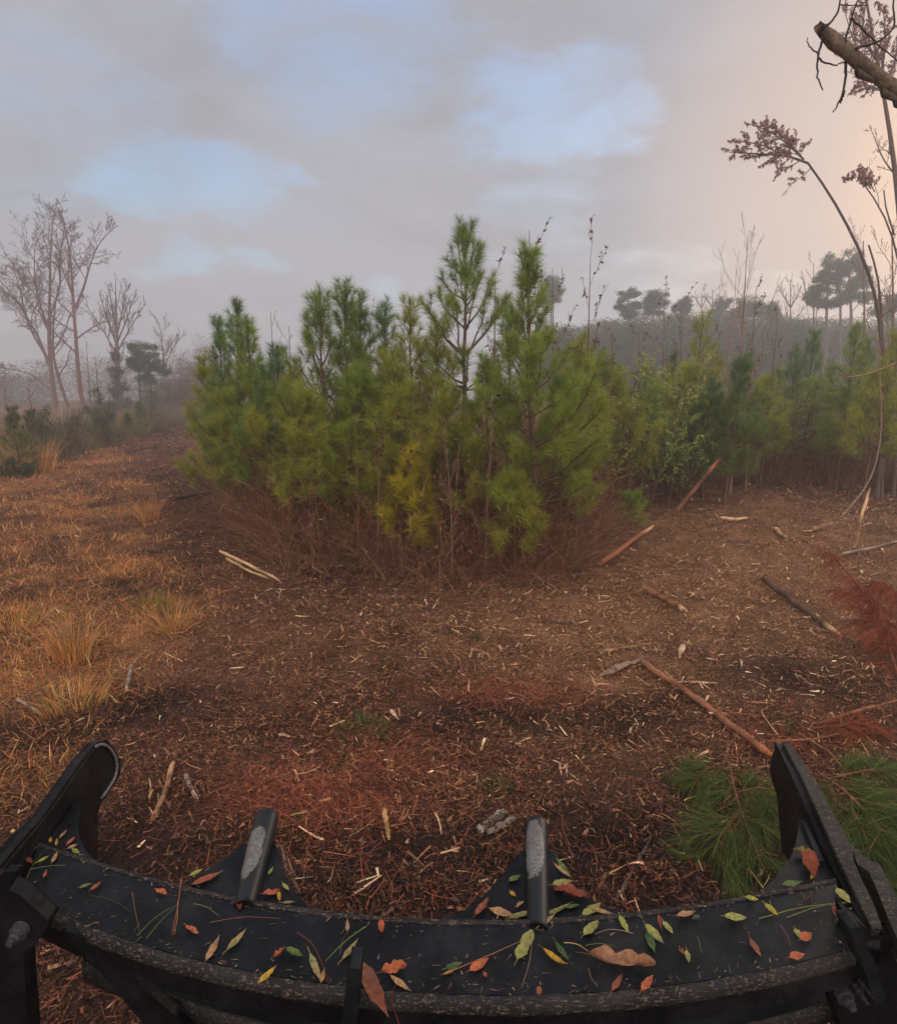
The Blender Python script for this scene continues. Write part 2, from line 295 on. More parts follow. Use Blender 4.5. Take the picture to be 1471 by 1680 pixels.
LEAVES = [
 ((130,1458),(151,1451),9,'gr','small grey-green leaf beside an orange curl near the left end','b','oval'),
 ((150,1463),(167,1449),9,'og','orange curled leaf beside a grey-green one near the left end','b','oval',.6),
 ((73,1441),(77,1428),6,'og','tiny orange leaf standing alone at the left end','b','lance'),
 ((43,1406),(54,1418),9,'re','red-brown leaf against the left end of the plate','b','oval'),
 ((62,1416),(81,1405),7,'li','yellow-green leaf crossed by a needle at the left end','b','oval'),
 ((86,1417),(95,1397),8,'tn','slim tan leaf hanging over the rear edge at the left','b','lance'),
 ((47,1471),(68,1494),9,'ye','yellow leaf drooping on the front lip at the left','f','lance'),
 ((256,1461),(274,1468),10,'og','rust-orange leaf alone behind the brown needle bundle','b','lobed'),
 ((305,1520),(326,1534),11,'og','orange-red leaf right of the brown needle bundle','b','lobed'),
 ((338,1579),(361,1536),13,'tn','pale tan leaf touching the front lip, left of an olive one','b','lance'),
 ((372,1562),(404,1526),16,'ol','olive leaf pointing away, right of a pale tan one','b','lance'),
 ((314,1455),(367,1431),20,'ru','large rust leaf leaning on the gusset of the slanted prong','g','lance',.4),
 ((310,1438),(334,1426),9,'yg','pale green leaf on the tip of the slanted prong gusset','g','lance'),
 ((430,1469),(460,1463),14,'og','rust-orange crumpled leaf at the foot of the slanted prong','g','lobed',.5),
 ((457,1463),(459,1480),7,'ye','bright yellow leaf beside the crumpled rust leaf','g','oval'),
 ((464,1450),(474,1462),8,'yg','pale leaf on the right flank of the slanted prong gusset','g','oval'),
 ((447,1425),(440,1436),6,'li','small lime leaf high on the slanted prong gusset','g','oval'),
 ((462,1482),(485,1480),6,'ol','flat olive leaf behind the rear edge near the slanted prong','g','lance'),
 ((392,1478),(394,1494),10,'re','small red leaf hanging at the rear edge below the slanted prong','b','oval'),
 ((449,1573),(467,1558),11,'og','small curled orange leaf left of a folded green one','b','lobed',.8),
 ((470,1560),(497,1573),14,'gr','folded green leaf right of a small orange curl','b','oval',.6),
 ((423,1617),(454,1586),15,'ye','green and orange leaf hanging over the front lip','f','lance'),
 ((508,1565),(527,1613),13,'ol','long grey-olive leaf touching the front lip in the left half','b','lance'),
 ((526,1614),(533,1588),8,'tn','slim pinkish tan leaf beside the long grey-olive leaf','b','lance'),
 ((560,1578),(588,1541),13,'ol','olive leaf beside the bright green needle bundle','b','lance'),
 ((589,1577),(638,1674),30,'br','very long brown leaf hanging over the front lip in the middle','f','lance',.35),
 ((626,1597),(667,1587),20,'og','rust maple-like leaf right of the very long brown leaf','b','lobed',.5),
 ((640,1602),(675,1629),14,'tn','tan leaf below the rust maple-like leaf','b','lance'),
 ((625,1513),(626,1535),11,'og','orange leaf alone near the rear edge at the middle','b','oval',.5),
 ((570,1531),(570,1508),7,'tn','narrow tan-green leaf near the rear edge left of the middle','b','lance'),
 ((730,1591),(758,1580),12,'dg','dark green leaf above a yellow stalk in the middle','b','oval'),
 ((727,1600),(750,1589),6,'ye','narrow yellow leaf under the dark green one','b','lance'),
 ((770,1596),(801,1575),16,'og','rust leaf with a white tip on the orange-brown twig','b','oval',.5),
 ((793,1596),(798,1604),7,'ru','tiny pink-rust scrap right of the rust leaf on the twig','b','oval'),
 ((848,1578),(872,1529),24,'yg','large oblong olive-yellow leaf in the middle of the plate','b','oblong'),
 ((884,1634),(884,1620),9,'ru','small pink-rust scrap on the front lip','f','oblong'),
 ((890,1564),(932,1590),12,'ye','yellow and brown pointed leaf under a green one','b','lance',.6),
 ((910,1547),(934,1580),11,'dg','green leaf crossing the yellow and brown pointed leaf','b','lance'),
 ((965,1572),(1074,1589),30,'sp','big spotted brown leaf, the largest on the right half','b','lobed',.45),
 ((994,1570),(992,1551),16,'sp','upper lobe-shaped tan leaf behind the big spotted one','b','oval'),
 ((1003,1627),(1021,1598),13,'ru','pink-brown leaf under the big spotted one','b','lance'),
 ((1052,1628),(1070,1602),16,'og','orange leaf on the front lip near the bare scrape','f','oval'),
 ((1058,1520),(1087,1551),19,'yg','yellow leaf overlapping a dark green one','b','oval'),
 ((1060,1530),(1074,1567),13,'dg','dark olive-green leaf under the yellow one','b','lance'),
 ((1087,1513),(1103,1534),13,'yg','yellow oval leaf right of the overlapping pair','b','oval'),
 ((1080,1500),(1084,1526),8,'re','dark red leaf by the yellow oval leaf','b','lance'),
 ((957,1536),(981,1511),20,'yg','round yellow-green leaf near the rear edge','b','oval'),
 ((1016,1503),(1030,1531),12,'li','green and yellow leaf right of the round yellow-green one','b','oval'),
 ((1109,1506),(1142,1497),12,'tn','orange-tan leaf at the rear edge right of the middle','b','lance'),
 ((1137,1508),(1147,1504),8,'dg','small dark green scrap beside the orange-tan leaf','b','oval'),
 ((884,1521),(911,1500),10,'ol','pale leaf leaning over the rear edge under the upright prong','b','lance'),
 ((906,1453),(938,1446),16,'yg','olive-yellow leaf right of the upright prong','g','oval'),
 ((908,1419),(937,1443),10,'tn','tan leaf standing right of the upright prong','g','lance'),
 ((912,1408),(936,1440),8,'gr','green strip leaf beside the tan leaf at the upright prong','g','lance'),
 ((907,1461),(966,1473),24,'re','big red-brown crumpled leaf right of the upright prong','g','lobed',.5),
 ((835,1447),(853,1437),14,'gr','green oval leaf left of the upright prong','g','oval'),
 ((836,1462),(846,1472),9,'ye','small yellow leaf below the green oval one','g','lance'),
 ((780,1505),(801,1476),16,'ru','rust leaf at the left corner of the upright prong gusset','g','oval',.5),
 ((802,1492),(846,1505),16,'tn','orange-tan leaf left at the foot of the upright prong','g','lance',.5),
 ((835,1509),(872,1496),13,'ol','olive leaf at the foot of the upright prong','g','oval'),
 ((846,1490),(858,1480),9,'tn','pinkish scrap at the foot of the upright prong','g','lobed'),
 ((955,1504),(985,1484),16,'yg','yellow-green leaf on the right gusset corner','g','oval'),
 ((968,1492),(1006,1502),9,'tn','tan leaf behind the rear edge on the right gusset','g','lance'),
 ((890,1506),(938,1482),11,'ol','long dark olive leaf leaning by the upright prong','g','lance'),
 ((926,1490),(950,1485),9,'gr','bright green leaf under the red-brown crumpled one','g','oval'),
 ((1222,1474),(1243,1478),9,'li','lime leaf on the rear edge in the right half','b','oval'),
 ((1253,1485),(1275,1505),15,'li','notched lime leaf near the rear edge at the right','b','oval',.5),
 ((1188,1505),(1224,1507),13,'yg','yellow oval leaf lying flat alone in the right half','b','oval'),
 ((1371,1458),(1394,1483),16,'yg','pale yellow leaf at the right end plate','b','oval'),
 ((1372,1513),(1396,1491),12,'gr','green leaf below the pale yellow one at the right end','b','oval'),
 ((1366,1487),(1372,1505),8,'re','rolled red-brown leaf left of the green one at the right end','b','oblong'),
 ((1303,1524),(1317,1543),10,'yg','yellow strip leaf tucked under a small orange leaf','b','oblong'),
 ((1312,1544),(1330,1533),15,'og','small orange leaf over the yellow strip leaf','b','oval'),
 ((1294,1573),(1320,1567),12,'og','orange leaf on the front lip at the right','f','lance'),
 ((1229,1540),(1248,1572),12,'br','folded narrow brown leaf in the right half','b','lance',.8),
 ((1125,1560),(1130,1583),9,'yg','slim yellow-green leaf beside the bare scrape','b','lance'),
 ((1114,1556),(1122,1568),11,'br','dull brown scrap left of the slim yellow-green leaf','b','lobed'),
 ((1231,1652),(1230,1621),17,'tn','tan oval leaf stuck at the lower rail on the right','l','oval'),
 ((1282,1454),(1316,1448),10,'gr','green leaf behind the rear edge under the right tusk','g','lance'),
 ((1322,1404),(1334,1446),26,'ru','big rust leaf in the corner of the right tusk','g','oval',.6),
 ((1305,1398),(1336,1406),13,'ol','olive curled leaf above the big rust leaf','g','lobed',.6),
 ((1329,1445),(1338,1425),8,'ye','yellow leaf on the big rust leaf','g','lance'),
 ((98,1377),(111,1361),6,'tn','tan leaf standing in the corner of the left tusk','g','lance'),
 ((93,1388),(94,1376),6,'ye','yellow leaf, right of two in the left tusk corner','g','oval'),
 ((83,1383),(84,1374),6,'ye','yellow leaf, left of two in the left tusk corner','g','oval'),
 ((111,1387),(123,1374),9,'og','rust-orange leaf in the corner of the left tusk','g','oval'),
 ((111,1394),(129,1386),9,'tn','tan-pink leaf below the rust one by the left tusk','g','lance'),
 ((119,1394),(131,1402),7,'li','lime leaf at the rear edge by the left tusk','g','oval'),
 ((240,1600),(274,1594),12,'dg','dark green leaf on the lower rail at the left','l','oval'),
 ((262,1634),(280,1636),9,'ol','olive leaf on the lower rail at the left','l','oval'),
]
# ------------------------------------------------------------------ ground
def graded(a, near, far, n1, n2):
    q = np.linspace(0, 1, n2+1)[1:]
    return np.concatenate((np.linspace(-near, near, n1), near+(far-near)*q**2.6)), np.concatenate((near+(far-near)*q**2.6, [near]))
q = (np.linspace(0, 1, 46)[1:])**2.6
xs = np.concatenate(((-9-151*q)[::-1], np.linspace(-9, 9, 330), 9+151*q))
ys = np.concatenate(((.2-50*q)[::-1], np.linspace(.2, 14, 300), 14+146*q))
GX, GY = np.meshgrid(xs, ys)
# zones of the forest floor (world metres): orange grass, pale mulch, dark wet soil plus a darkened band near the guard, red needles
def blob(x, y, px, py, rx, ry=None):
    p = G(px, py); ry = ry or rx
    return np.exp(-((x-p[0])/rx)**2-((y-p[1])/ry)**2)
def z_grass(x, y):
    e = x+2.35+.10*(np.minimum(y, 6.7)-4)+.60*np.maximum(y-6.7, 0)+1.6*(fbm(x/1.6, y/1.6, 21)-.5)
    g = np.clip(.5-e/.9, 0, 1)*np.clip((y-2.6)/1.3, 0, 1)
    return g*np.clip(.25+2.6*(fbm(x/.8, y/.8, 23)-.38), .2, 1)
def z_pale(x, y):
    m = .95*blob(x, y, 1130, 960, 2.6, 3.0)+.8*blob(x, y, 1000, 1080, 1.3, 1.1)+.9*blob(x, y, 1280, 850, 4, 3.5)+.4*blob(x, y, 640, 1010, 2, 1.6)
    return np.clip(m*(.5+fbm(x/.7, y/.7, 31)), 0, 1)
def z_dark(x, y):
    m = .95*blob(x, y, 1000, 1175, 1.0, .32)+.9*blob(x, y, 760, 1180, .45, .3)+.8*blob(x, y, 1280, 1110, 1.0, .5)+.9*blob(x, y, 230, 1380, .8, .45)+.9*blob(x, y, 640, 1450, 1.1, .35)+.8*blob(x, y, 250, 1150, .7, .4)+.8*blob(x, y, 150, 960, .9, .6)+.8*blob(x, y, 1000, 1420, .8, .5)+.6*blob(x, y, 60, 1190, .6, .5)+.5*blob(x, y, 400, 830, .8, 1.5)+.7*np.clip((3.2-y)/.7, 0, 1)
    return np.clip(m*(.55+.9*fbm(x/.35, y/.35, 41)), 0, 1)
def z_red(x, y):
    m = .95*blob(x, y, 490, 1290, .50, .25)+.9*blob(x, y, 560, 1330, .45, .2)+.6*blob(x, y, 800, 1130, .6, .22)+.7*blob(x, y, 880, 1150, .5, .2)+.6*blob(x, y, 640, 1240, .5, .3)+.2*blob(x, y, 180, 760, 3, 4)+.25*blob(x, y, 250, 715, 4, 8)+.6*blob(x, y, 1300, 1200, .6, .4)
    return np.clip(m*(.5+fbm(x/.3, y/.3, 51)), 0, 1)
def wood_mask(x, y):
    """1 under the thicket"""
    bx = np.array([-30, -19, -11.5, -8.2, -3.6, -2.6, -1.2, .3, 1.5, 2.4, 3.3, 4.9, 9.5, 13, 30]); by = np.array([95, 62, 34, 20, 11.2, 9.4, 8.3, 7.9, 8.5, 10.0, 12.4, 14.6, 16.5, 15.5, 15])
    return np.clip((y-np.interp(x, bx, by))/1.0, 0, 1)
def ground_col(x, y):
    n = fbm(x/.28, y/.28, 61)[..., None]; n2 = fbm(x/1.3, y/1.3, 63)[..., None]
    c = lin(68, 47, 36)*(0.2+1.5*n)+lin(112, 74, 52)*(n2-.4).clip(0, 1)
    def over(c, m, colr): return c*(1-m[..., None])+colr*m[..., None]
    c = over(c, z_grass(x, y)*.85, lin(144, 100, 64)*(.4+1.0*n)); c = over(c, z_pale(x, y)*.6, lin(140, 102, 70)*(.5+.9*n))
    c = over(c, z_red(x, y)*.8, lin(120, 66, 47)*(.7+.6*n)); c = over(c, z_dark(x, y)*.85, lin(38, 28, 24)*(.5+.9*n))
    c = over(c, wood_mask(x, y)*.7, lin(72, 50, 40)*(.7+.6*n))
    return c
gm = MB(); nx, ny = len(xs), len(ys)
i, j = np.meshgrid(np.arange(nx-1), np.arange(ny-1)); a = (j*nx+i).ravel()
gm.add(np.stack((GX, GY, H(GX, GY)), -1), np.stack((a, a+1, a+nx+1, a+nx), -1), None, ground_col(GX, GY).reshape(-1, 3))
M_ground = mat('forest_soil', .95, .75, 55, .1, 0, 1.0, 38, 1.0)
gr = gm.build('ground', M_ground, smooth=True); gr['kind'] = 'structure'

# ------------------------------------------------------------------ litter lying on the ground (uncountable)
rg = np.random.default_rng(7)
def scatter(n, r0, r1, half=R(43), pw=1.0):
    r = r0*(r1/r0)**(rg.random(n)**pw); a = (rg.random(n)*2-1)*half
    return r*np.sin(a), r*np.cos(a), r
def pal(n, cols, wts, jit=.35):
    c = np.asarray(cols)[rg.choice(len(cols), n, p=np.asarray(wts)/sum(wts))]
    return c*(1+jit*(rg.random((n, 1))*2-1))*(1+.1*(rg.random((n, 3))*2-1))
K = 1.0
def lay(mb, x, y, L, W, col, lift=.012, tilt=.25, segs=2, bend=.15, taper=.6):
    n = len(x); az = rg.random(n)*2*math.pi; el = (rg.random(n)*2-1)*tilt
    D = np.stack((np.cos(az)*np.cos(el), np.sin(az)*np.cos(el), np.sin(el)), -1); rl = (rg.random(n)*2-1)*.5
    S0 = np.stack((-np.sin(az), np.cos(az), np.zeros(n)), -1); U = np.cross(D, S0); S = S0*np.cos(rl)[:, None]+U*np.sin(rl)[:, None]
    P = np.stack((x, y, H(x, y)+lift*rg.random(n)+.006+np.abs(D[:, 2])*L*.5*(rg.random(n))), -1)-D*np.asarray(L)[:, None]*.5
    bdir = U*np.sign(rg.random(n)-.5)[:, None]+S0*(rg.random(n)[:, None]*2-1)*1.5
    mb.strips(P, D, L, W, S, col, segs, bend*rg.random(n), bdir, taper)
BR = [lin(70, 47, 36), lin(108, 72, 52), lin(138, 96, 68), lin(180, 136, 96), lin(226, 190, 142), lin(136, 78, 55), lin(40, 29, 24)]
def litter_weights(x, y):
    p, d, rr, g = z_pale(x, y), z_dark(x, y), z_red(x, y), z_grass(x, y)
    return np.stack((1.2+1.6*d, 1.5+.4*p, .95*(1-.7*d)+1.0*p+.3*g, .26*(1-.8*d)+.8*p, .035*(1-d)+.30*p, .35+2.0*rr, .7+2.0*d), -1)
def pick(x, y, jit=.3):
    wt = litter_weights(x, y); wt = wt/wt.sum(1, keepdims=True); k = (rg.random(len(x))[:, None] > np.cumsum(wt, 1)).sum(1).clip(0, 6)
    return np.asarray(BR)[k]*(1+jit*(rg.random((len(x), 1))*2-1))
mb = MB()
x, y, r = scatter(560000, 1.6, 22, R(43), .8)
keep = (rg.random(len(x)) < .35+1.0*np.clip(2.2*(fbm(x/.33, y/.33, 83)-.3), 0, .8)-.4*z_grass(x, y)-.35*z_dark(x, y)) & (wood_mask(x, y) < .9); x, y, r = x[keep], y[keep], r[keep]
sc = .75+r/14
lay(mb, x, y, (.009+.06*rg.random(len(x))**3)*sc, (.0022+.008*rg.random(len(x))**2)*sc, pick(x, y, .45), .04, .6, 2, .45)
x, y, r = scatter(60000, 15, 60, R(42), 1.0); keep = (wood_mask(x, y) < .5) & (rg.random(len(x)) < .25+1.3*np.clip(fbm(x/.9, y/.9, 85)-.3, 0, 1)); x, y, r = x[keep], y[keep], r[keep]
lay(mb, x, y, (.05+.16*rg.random(len(x))**2)*r/20, (.014+.022*rg.random(len(x)))*r/20, pick(x, y, .5), .05, .5, 2, .3)
x, y, r = scatter(3200, 2.6, 17, R(42)); keep = rg.random(len(x)) < .22+.8*z_pale(x, y); x, y, r = x[keep], y[keep], r[keep]
lay(mb, x, y, .05+.13*rg.random(len(x))**2, .005+.014*rg.random(len(x)), pal(len(x), BR[2:5], (1, 2.2, 1.6)), .035, .3, 3, .25, .7)
tag(mb.build('wood_mulch', M_litter), 'brown shredded wood mulch and bark chips covering the clearing floor', 'mulch', kind='stuff')
mb = MB()
x, y, r = scatter(60000, 1.5, 14, R(44)); keep = rg.random(len(x)) < .06+.94*z_red(x, y); x, y = x[keep], y[keep]
lay(mb, x, y, .07+.09*rg.random(len(x)), .0022+.0012*rg.random(len(x)), pal(len(x), [lin(135, 74, 52), lin(160, 92, 64), lin(104, 58, 42)], (3, 2, 2)), .05, .4, 4, .45, .5)
tag(mb.build('fallen_pine_needles', M_litter), 'mats of rusty red fallen pine needles on the soil', 'pine needles', kind='stuff')
mb = MB()
x, y, r = scatter(2600, 1.6, 12, R(44)); n = len(x); mbL = .02+.035*rg.random(n)
lay(mb, x, y, mbL, mbL*.45, pal(n, [lin(120, 78, 58), lin(150, 96, 66), lin(96, 62, 48), lin(178, 128, 100), lin(84, 74, 66)], (3, 2, 3, 1, 1)), .02, .5, 3, .5, .9)
tag(mb.build('leaf_litter', M_leaf), 'small dry brown leaves strewn over the mulch', 'leaf litter', kind='stuff')
# dry orange grass on the left
def blades(mb, x, y, L, W, col, lean=.5, segs=3, bend=.5, leanaz=None):
    n = len(x); az = rg.random(n)*2*math.pi if leanaz is None else leanaz; ln = lean*rg.random(n)
    D = np.stack((np.cos(az)*np.sin(ln), np.sin(az)*np.sin(ln), np.cos(ln)), -1); sa = rg.random(n)*math.pi
    S = np.stack((np.cos(sa), np.sin(sa), np.zeros(n)), -1)
    bd = np.stack((np.cos(az), np.sin(az), -.6*np.ones(n)), -1)
    mb.strips(np.stack((x, y, H(x, y)-.01), -1), D, L, W, S, col, segs, bend*rg.random(n), bd)
TAN = [lin(210, 146, 86), lin(194, 128, 74), lin(218, 172, 112), lin(160, 112, 72), lin(148, 132, 72)]
mb = MB()
x, y, r = scatter(330000, 2.6, 34, R(44), .9); z = z_grass(x, y); keep = (rg.random(len(x)) < z*np.clip(1.6*(fbm(x/.5, y/.5, 77)-.2), .05, 1)) & (x < 0) & (wood_mask(x, y) < .3); x, y, r = x[keep], y[keep], r[keep]
blades(mb, x, y, (.05+.11*rg.random(len(x)))*(1+r/30), (.004+.004*rg.random(len(x)))*(.8+r/8), pal(len(x), TAN, (4, 4, 2, 3, 1.3)), 1.25, 2, .8)
tag(mb.build('grass', M_grass), 'short dry orange grass on the open strip at the left', 'grass', kind='stuff')

# ------------------------------------------------------------------ countable grass clumps
def clump(px, py, n, L, rad, cols, name, label, lean=.45, group=None, W=.004, bend=.5, wts=None, lz=None):
    c = G(px, py); mb = MB(); a = rg.random(n)*6.283; rr = rad*np.sqrt(rg.random(n)); x = c[0]+rr*np.cos(a); y = c[1]+rr*np.sin(a)
    blades(mb, x, y, L*(.4+.6*rg.random(n)), W*(.7+.6*rg.random(n))*(1+.10*c[1]), pal(n, cols, wts or [1]*len(cols)), lean, 4, bend, a+(rg.random(n)-.5)*1.5 if lz is None else lz+(rg.random(n)-.5)*1.3)
    return tag(mb.build(name, M_grass, None, c), label, 'grass', group)
GRN = [lin(62, 84, 38), lin(84, 104, 46), lin(52, 70, 36), lin(110, 108, 60)]
for a in ((120, 1085, 230, .66, .15, TAN, 'dry_grass_clump', 'tall straw-orange grass clump standing in the grassy strip', .30),
          (285, 1035, 190, .52, .13, TAN, 'dry_grass_clump', 'orange grass clump splaying sideways at the mulch edge', .8),
          (245, 850, 150, .8, .2, TAN, 'dry_grass_clump', 'lone tan grass clump beside the grassy track', .4),
          (45, 775, 520, 1.5, .8, TAN, 'dry_grass_clump', 'tall feathery orange grass stand by the foggy shrubs', .25),
          (120, 1155, 260, .30, .22, TAN, 'dry_grass_clump', 'low ochre grass clump below the tall straw-orange one', .8),
          (20, 1030, 260, .32, .25, TAN, 'dry_grass_clump', 'low orange grass clump at the picture edge', .8),
          (640, 895, 260, .75, .3, [lin(150, 112, 84), lin(120, 86, 66)], 'dry_grass_clump', 'matted brown grass clump under the thicket front', .9),
          (858, 905, 380, .62, .18, [lin(160, 118, 92), lin(132, 92, 72)], 'dry_grass_clump', 'tan drooping grass clump at the foot of the big pine', .7),
          (960, 880, 420, .60, .40, [lin(140, 98, 78), lin(116, 80, 64)], 'dry_grass_clump', 'spreading reddish tan grass clump beside the orange stick', .9),
          (700, 965, 120, .38, .12, [lin(168, 126, 92), lin(140, 98, 72)], 'dry_grass_clump', 'pulled-up tuft of pale grass lying before the thicket', 1.5),
          (595, 1205, 420, .13, .20, GRN, 'grass_tuft', 'wide green grass tuft among brown mulch', .9),
          (563, 1262, 220, .10, .09, GRN, 'grass_tuft', 'round dark green tuft beside red needles', .9),
          (812, 1300, 240, .12, .09, GRN, 'grass_tuft', 'bright green tuft above the weathered wood chunk', .9),
          (476, 1362, 200, .09, .09, [lin(112, 96, 52), lin(84, 84, 44)], 'grass_tuft', 'olive tuft beside the slanted pipe prong', .9),
          (255, 1000, 220, .30, .22, [lin(140, 124, 52), lin(120, 98, 50)], 'grass_tuft', 'yellow-green tuft behind the splayed orange grass', .9),
          (780, 1048, 90, .08, .06, GRN, 'grass_tuft', 'tiny green tuft alone in the mulch', .9),
          (1280, 1195, 160, .12, .10, GRN, 'grass_tuft', 'small green tuft beyond the black right tusk', .9),
          (790, 975, 120, .10, .16, GRN, 'grass_tuft', 'faint green tuft before the thicket', .9)):
    clump(*a)

# ------------------------------------------------------------------ sticks and wood on the ground
def stick(pts, dpx, col, label, name='fallen_stick', cat='stick', raised=None, end=None, twig=None, group=None, taper=.25, mt=None, k=7, flat=None):
    """pts: photo pixels on the ground; raised: heights above ground for each point"""
    raised = raised or [0]*len(pts)
    P = []
    for (px, py), rz in zip(pts, raised):
        if isinstance(rz, tuple): P.append(PY(px, py, rz[0]))
        else: P.append(G(px, py, rz))
    P = np.array(P); depth = np.mean(P[:, 1]*math.cos(TH)-(P[:, 2]-CAMZ)*math.sin(TH)); r = dpx*.5*depth/F
    P[:, 2] += r*.8
    n = max(7, 4*len(P)); s = np.r_[0, np.cumsum(np.linalg.norm(np.diff(P, axis=0), axis=1))]; t = np.linspace(0, s[-1], n)
    Q = np.stack([np.interp(t, s, P[:, i]) for i in range(3)], -1); Q[1:-1] += (rg.random((n-2, 3))-.5)*r*.45
    lowest = Q[:, 2]-r-H(Q[:, 0], Q[:, 1])
    if not any(isinstance(z, tuple) or z for z in raised): Q[:, 2] += max(0, .004-lowest.min())
    rad = r*(1-taper*np.linspace(0, 1, n))*(.94+.12*rg.random(n)); rad[0] *= .8; rad[-1] *= .6; mbk = MB()
    cc = np.repeat((np.asarray(col)*(.55+.75*rg.random((n, 1))))[:, None, :], k, 1).reshape(-1, 3)
    if end is not None: cc[-2*k:] = end
    flat = (dpx < 6 and len(pts) < 3 or 'chip' in name or 'slab' in name) if flat is None else flat
    if flat: rad = rad*np.interp(np.linspace(0, 1, n), (0, .25, .7, 1), (.3, 1.15, .9, .15))
    mbk.tubes(Q, rad, (0, 0, 0), k); mbk.c[-1] = cc
    if flat:
        Vv = mbk.v[-1].reshape(n, k, 3); Vv[:, :, 2] = Q[:, None, 2]+(Vv[:, :, 2]-Q[:, None, 2])*.35; Vv += (rg.random((n, k, 3))-.5)*r*.25; mbk.v[-1] = Vv.reshape(-1, 3)
    if twig is not None:
        for (a, b) in twig:
            A, B = G(*a), G(*b); A[2] += r; B[2] += r*.6; mid = (A+B)/2+(rg.random(3)-.5)*.06
            mbk.tubes(np.array((A, mid, B)), np.array((r*.45, r*.35, r*.2)), col, 5)
    return tag(mbk.build(name, mt or M_wood, None, Q[0], smooth=not flat), label, cat, group)
OR = lin(178, 112, 76); RB = lin(138, 92, 66); GYW = lin(150, 130, 112); PALE = lin(196, 158, 118); DK = lin(84, 64, 52); TN = lin(160, 120, 88)
stick([(1110, 840), (1180, 755)], 7.5, RB, 'red-brown stripped pole propped up against the thicket', 'wood_pole', raised=[0, (12.2,)], end=lin(190, 120, 90))
stick([(984, 932), (1070, 870)], 9.5, OR, 'straight orange stripped stick lying along the mulch edge', end=PALE)
stick([(1055, 972), (1090, 992), (1125, 1010)], 11, lin(132, 90, 62), 'short brown log with a pale broken end in the mulch', end=PALE)
stick([(1250, 955), (1310, 1000), (1378, 1050)], 11, DK, 'dark bark branch with splintered pale end by red dead needles', 'fallen_branch', 'branch', end=PALE)
stick([(1045, 1085), (1130, 1142), (1200, 1195), (1268, 1248)], 13, RB, 'long brown branch running to the black right tusk', 'fallen_branch', 'branch', raised=[0, 0, .03, .09], end=OR, twig=[((1216, 1206), (1183, 1268)), ((1150, 1158), (1260, 1180))])
stick([(362, 914), (410, 938), (458, 963)], 6, PALE, 'longer of two pale peeled sticks lying in parallel', end=PALE)
stick([(372, 927), (405, 946), (442, 961)], 5, lin(176, 144, 98), 'shorter of two pale peeled sticks lying in parallel')
stick([(285, 1258), (270, 1312), (248, 1357)], 10, TN, 'straight tan stick beside the left tusk', end=lin(140, 92, 70))
stick([(305, 1275), (312, 1295), (325, 1318)], 8, GYW, 'short knobbly grey stick right of the tan stick', twig=[((306, 1277), (300, 1290))])
stick([(630, 1335), (634, 1360), (638, 1385)], 9, lin(180, 138, 90), 'upright-looking tan splinter between the two pipe prongs')
stick([(715, 1270), (748, 1280), (778, 1298), (803, 1315)], 5, lin(166, 126, 92), 'thin curved pale twig above the weathered wood chunk', 'twig', 'twig')
stick([(216, 1098), (213, 1120), (207, 1142)], 7, GYW, 'small grey-white stick on dark soil near orange grass')
stick([(1400, 900), (1412, 850), (1426, 803)], 6, PALE, 'pale split stick stuck upright in the mulch', raised=[0, (9.3,), (9.5,)])
stick([(290, 822), (322, 815), (345, 812)], 6, DK, 'dark stick lying on the far grassy track')
stick([(30, 1152), (50, 1164), (70, 1177)], 6, GYW, 'grey stick in the lower grass')
stick([(1120, 1062), (1113, 1086)], 11, lin(178, 148, 116), 'wide pale chip standing out above the long branch', 'wood_chip', 'chip', taper=.5)
stick([(985, 1116), (1025, 1098), (1062, 1086)], 15, lin(130, 106, 88), 'weathered grey-brown slab at the end of the long branch', 'wood_slab', 'wood', taper=.3)
stick([(990, 1072), (1030, 1066), (1065, 1060)], 5, TN, 'tan stick lying above the weathered slab')
stick([(1100, 1124), (1140, 1124), (1175, 1126)], 4, PALE, 'thin white splinter beside the long branch')
stick([(1008, 1484), (1036, 1435), (1067, 1378)], 6, lin(96, 80, 74), 'grey weathered stick half hidden behind the black bar')
stick([(462, 1395), (470, 1430), (494, 1476)], 5, lin(112, 92, 82), 'bent grey twig right beside the slanted pipe prong', 'twig', 'twig', twig=[((476, 1425), (500, 1415))])
stick([(470, 872), (505, 838), (552, 790)], 5, lin(140, 118, 98), 'thin pale twig leaning into the thicket, left part', 'twig', 'twig', raised=[0, (10.2,), (10.4,)])
stick([(1285, 788), (1268, 745), (1250, 705)], 5, lin(170, 140, 120), 'pale snapped stem leaning into the right thicket', 'twig', 'twig', raised=[0, (17.4,), (17.6,)])
stick([(1010, 832), (1060, 822), (1110, 808)], 5, GYW, 'long grey twig along the shaded thicket foot', 'twig', 'twig')
stick([(1180, 855), (1205, 858), (1225, 855)], 6, PALE, 'pale splinter on the far right mulch')
stick([(1270, 872), (1288, 890)], 8, lin(176, 140, 104), 'short light splinter on far mulch left of the upright stick')
stick([(1330, 878), (1365, 868)], 8, lin(150, 112, 82), 'brown slab of bark on far mulch by the upright stick')
stick([(905, 1250), (935, 1262)], 4, lin(200, 160, 136), 'pinkish splinter crossing two upright ones', group='pink splinters')
stick([(918, 1254), (920, 1276)], 4, lin(200, 160, 136), 'upright pink splinter, left of a pair', group='pink splinters')
stick([(928, 1256), (930, 1278)], 4, lin(206, 170, 146), 'upright pink splinter, right of a pair', group='pink splinters')
stick([(885, 1022), (925, 1024), (960, 1018)], 3, DK, 'thin dark twig on pale mulch below the thicket', 'twig', 'twig')
stick([(770, 1085), (775, 1068), (800, 1078)], 4, PALE, 'hooked pale splinter in the middle of the mulch')
stick([(740, 1035), (760, 1046)], 5, PALE, 'curved light splinter beside the tiny green tuft')
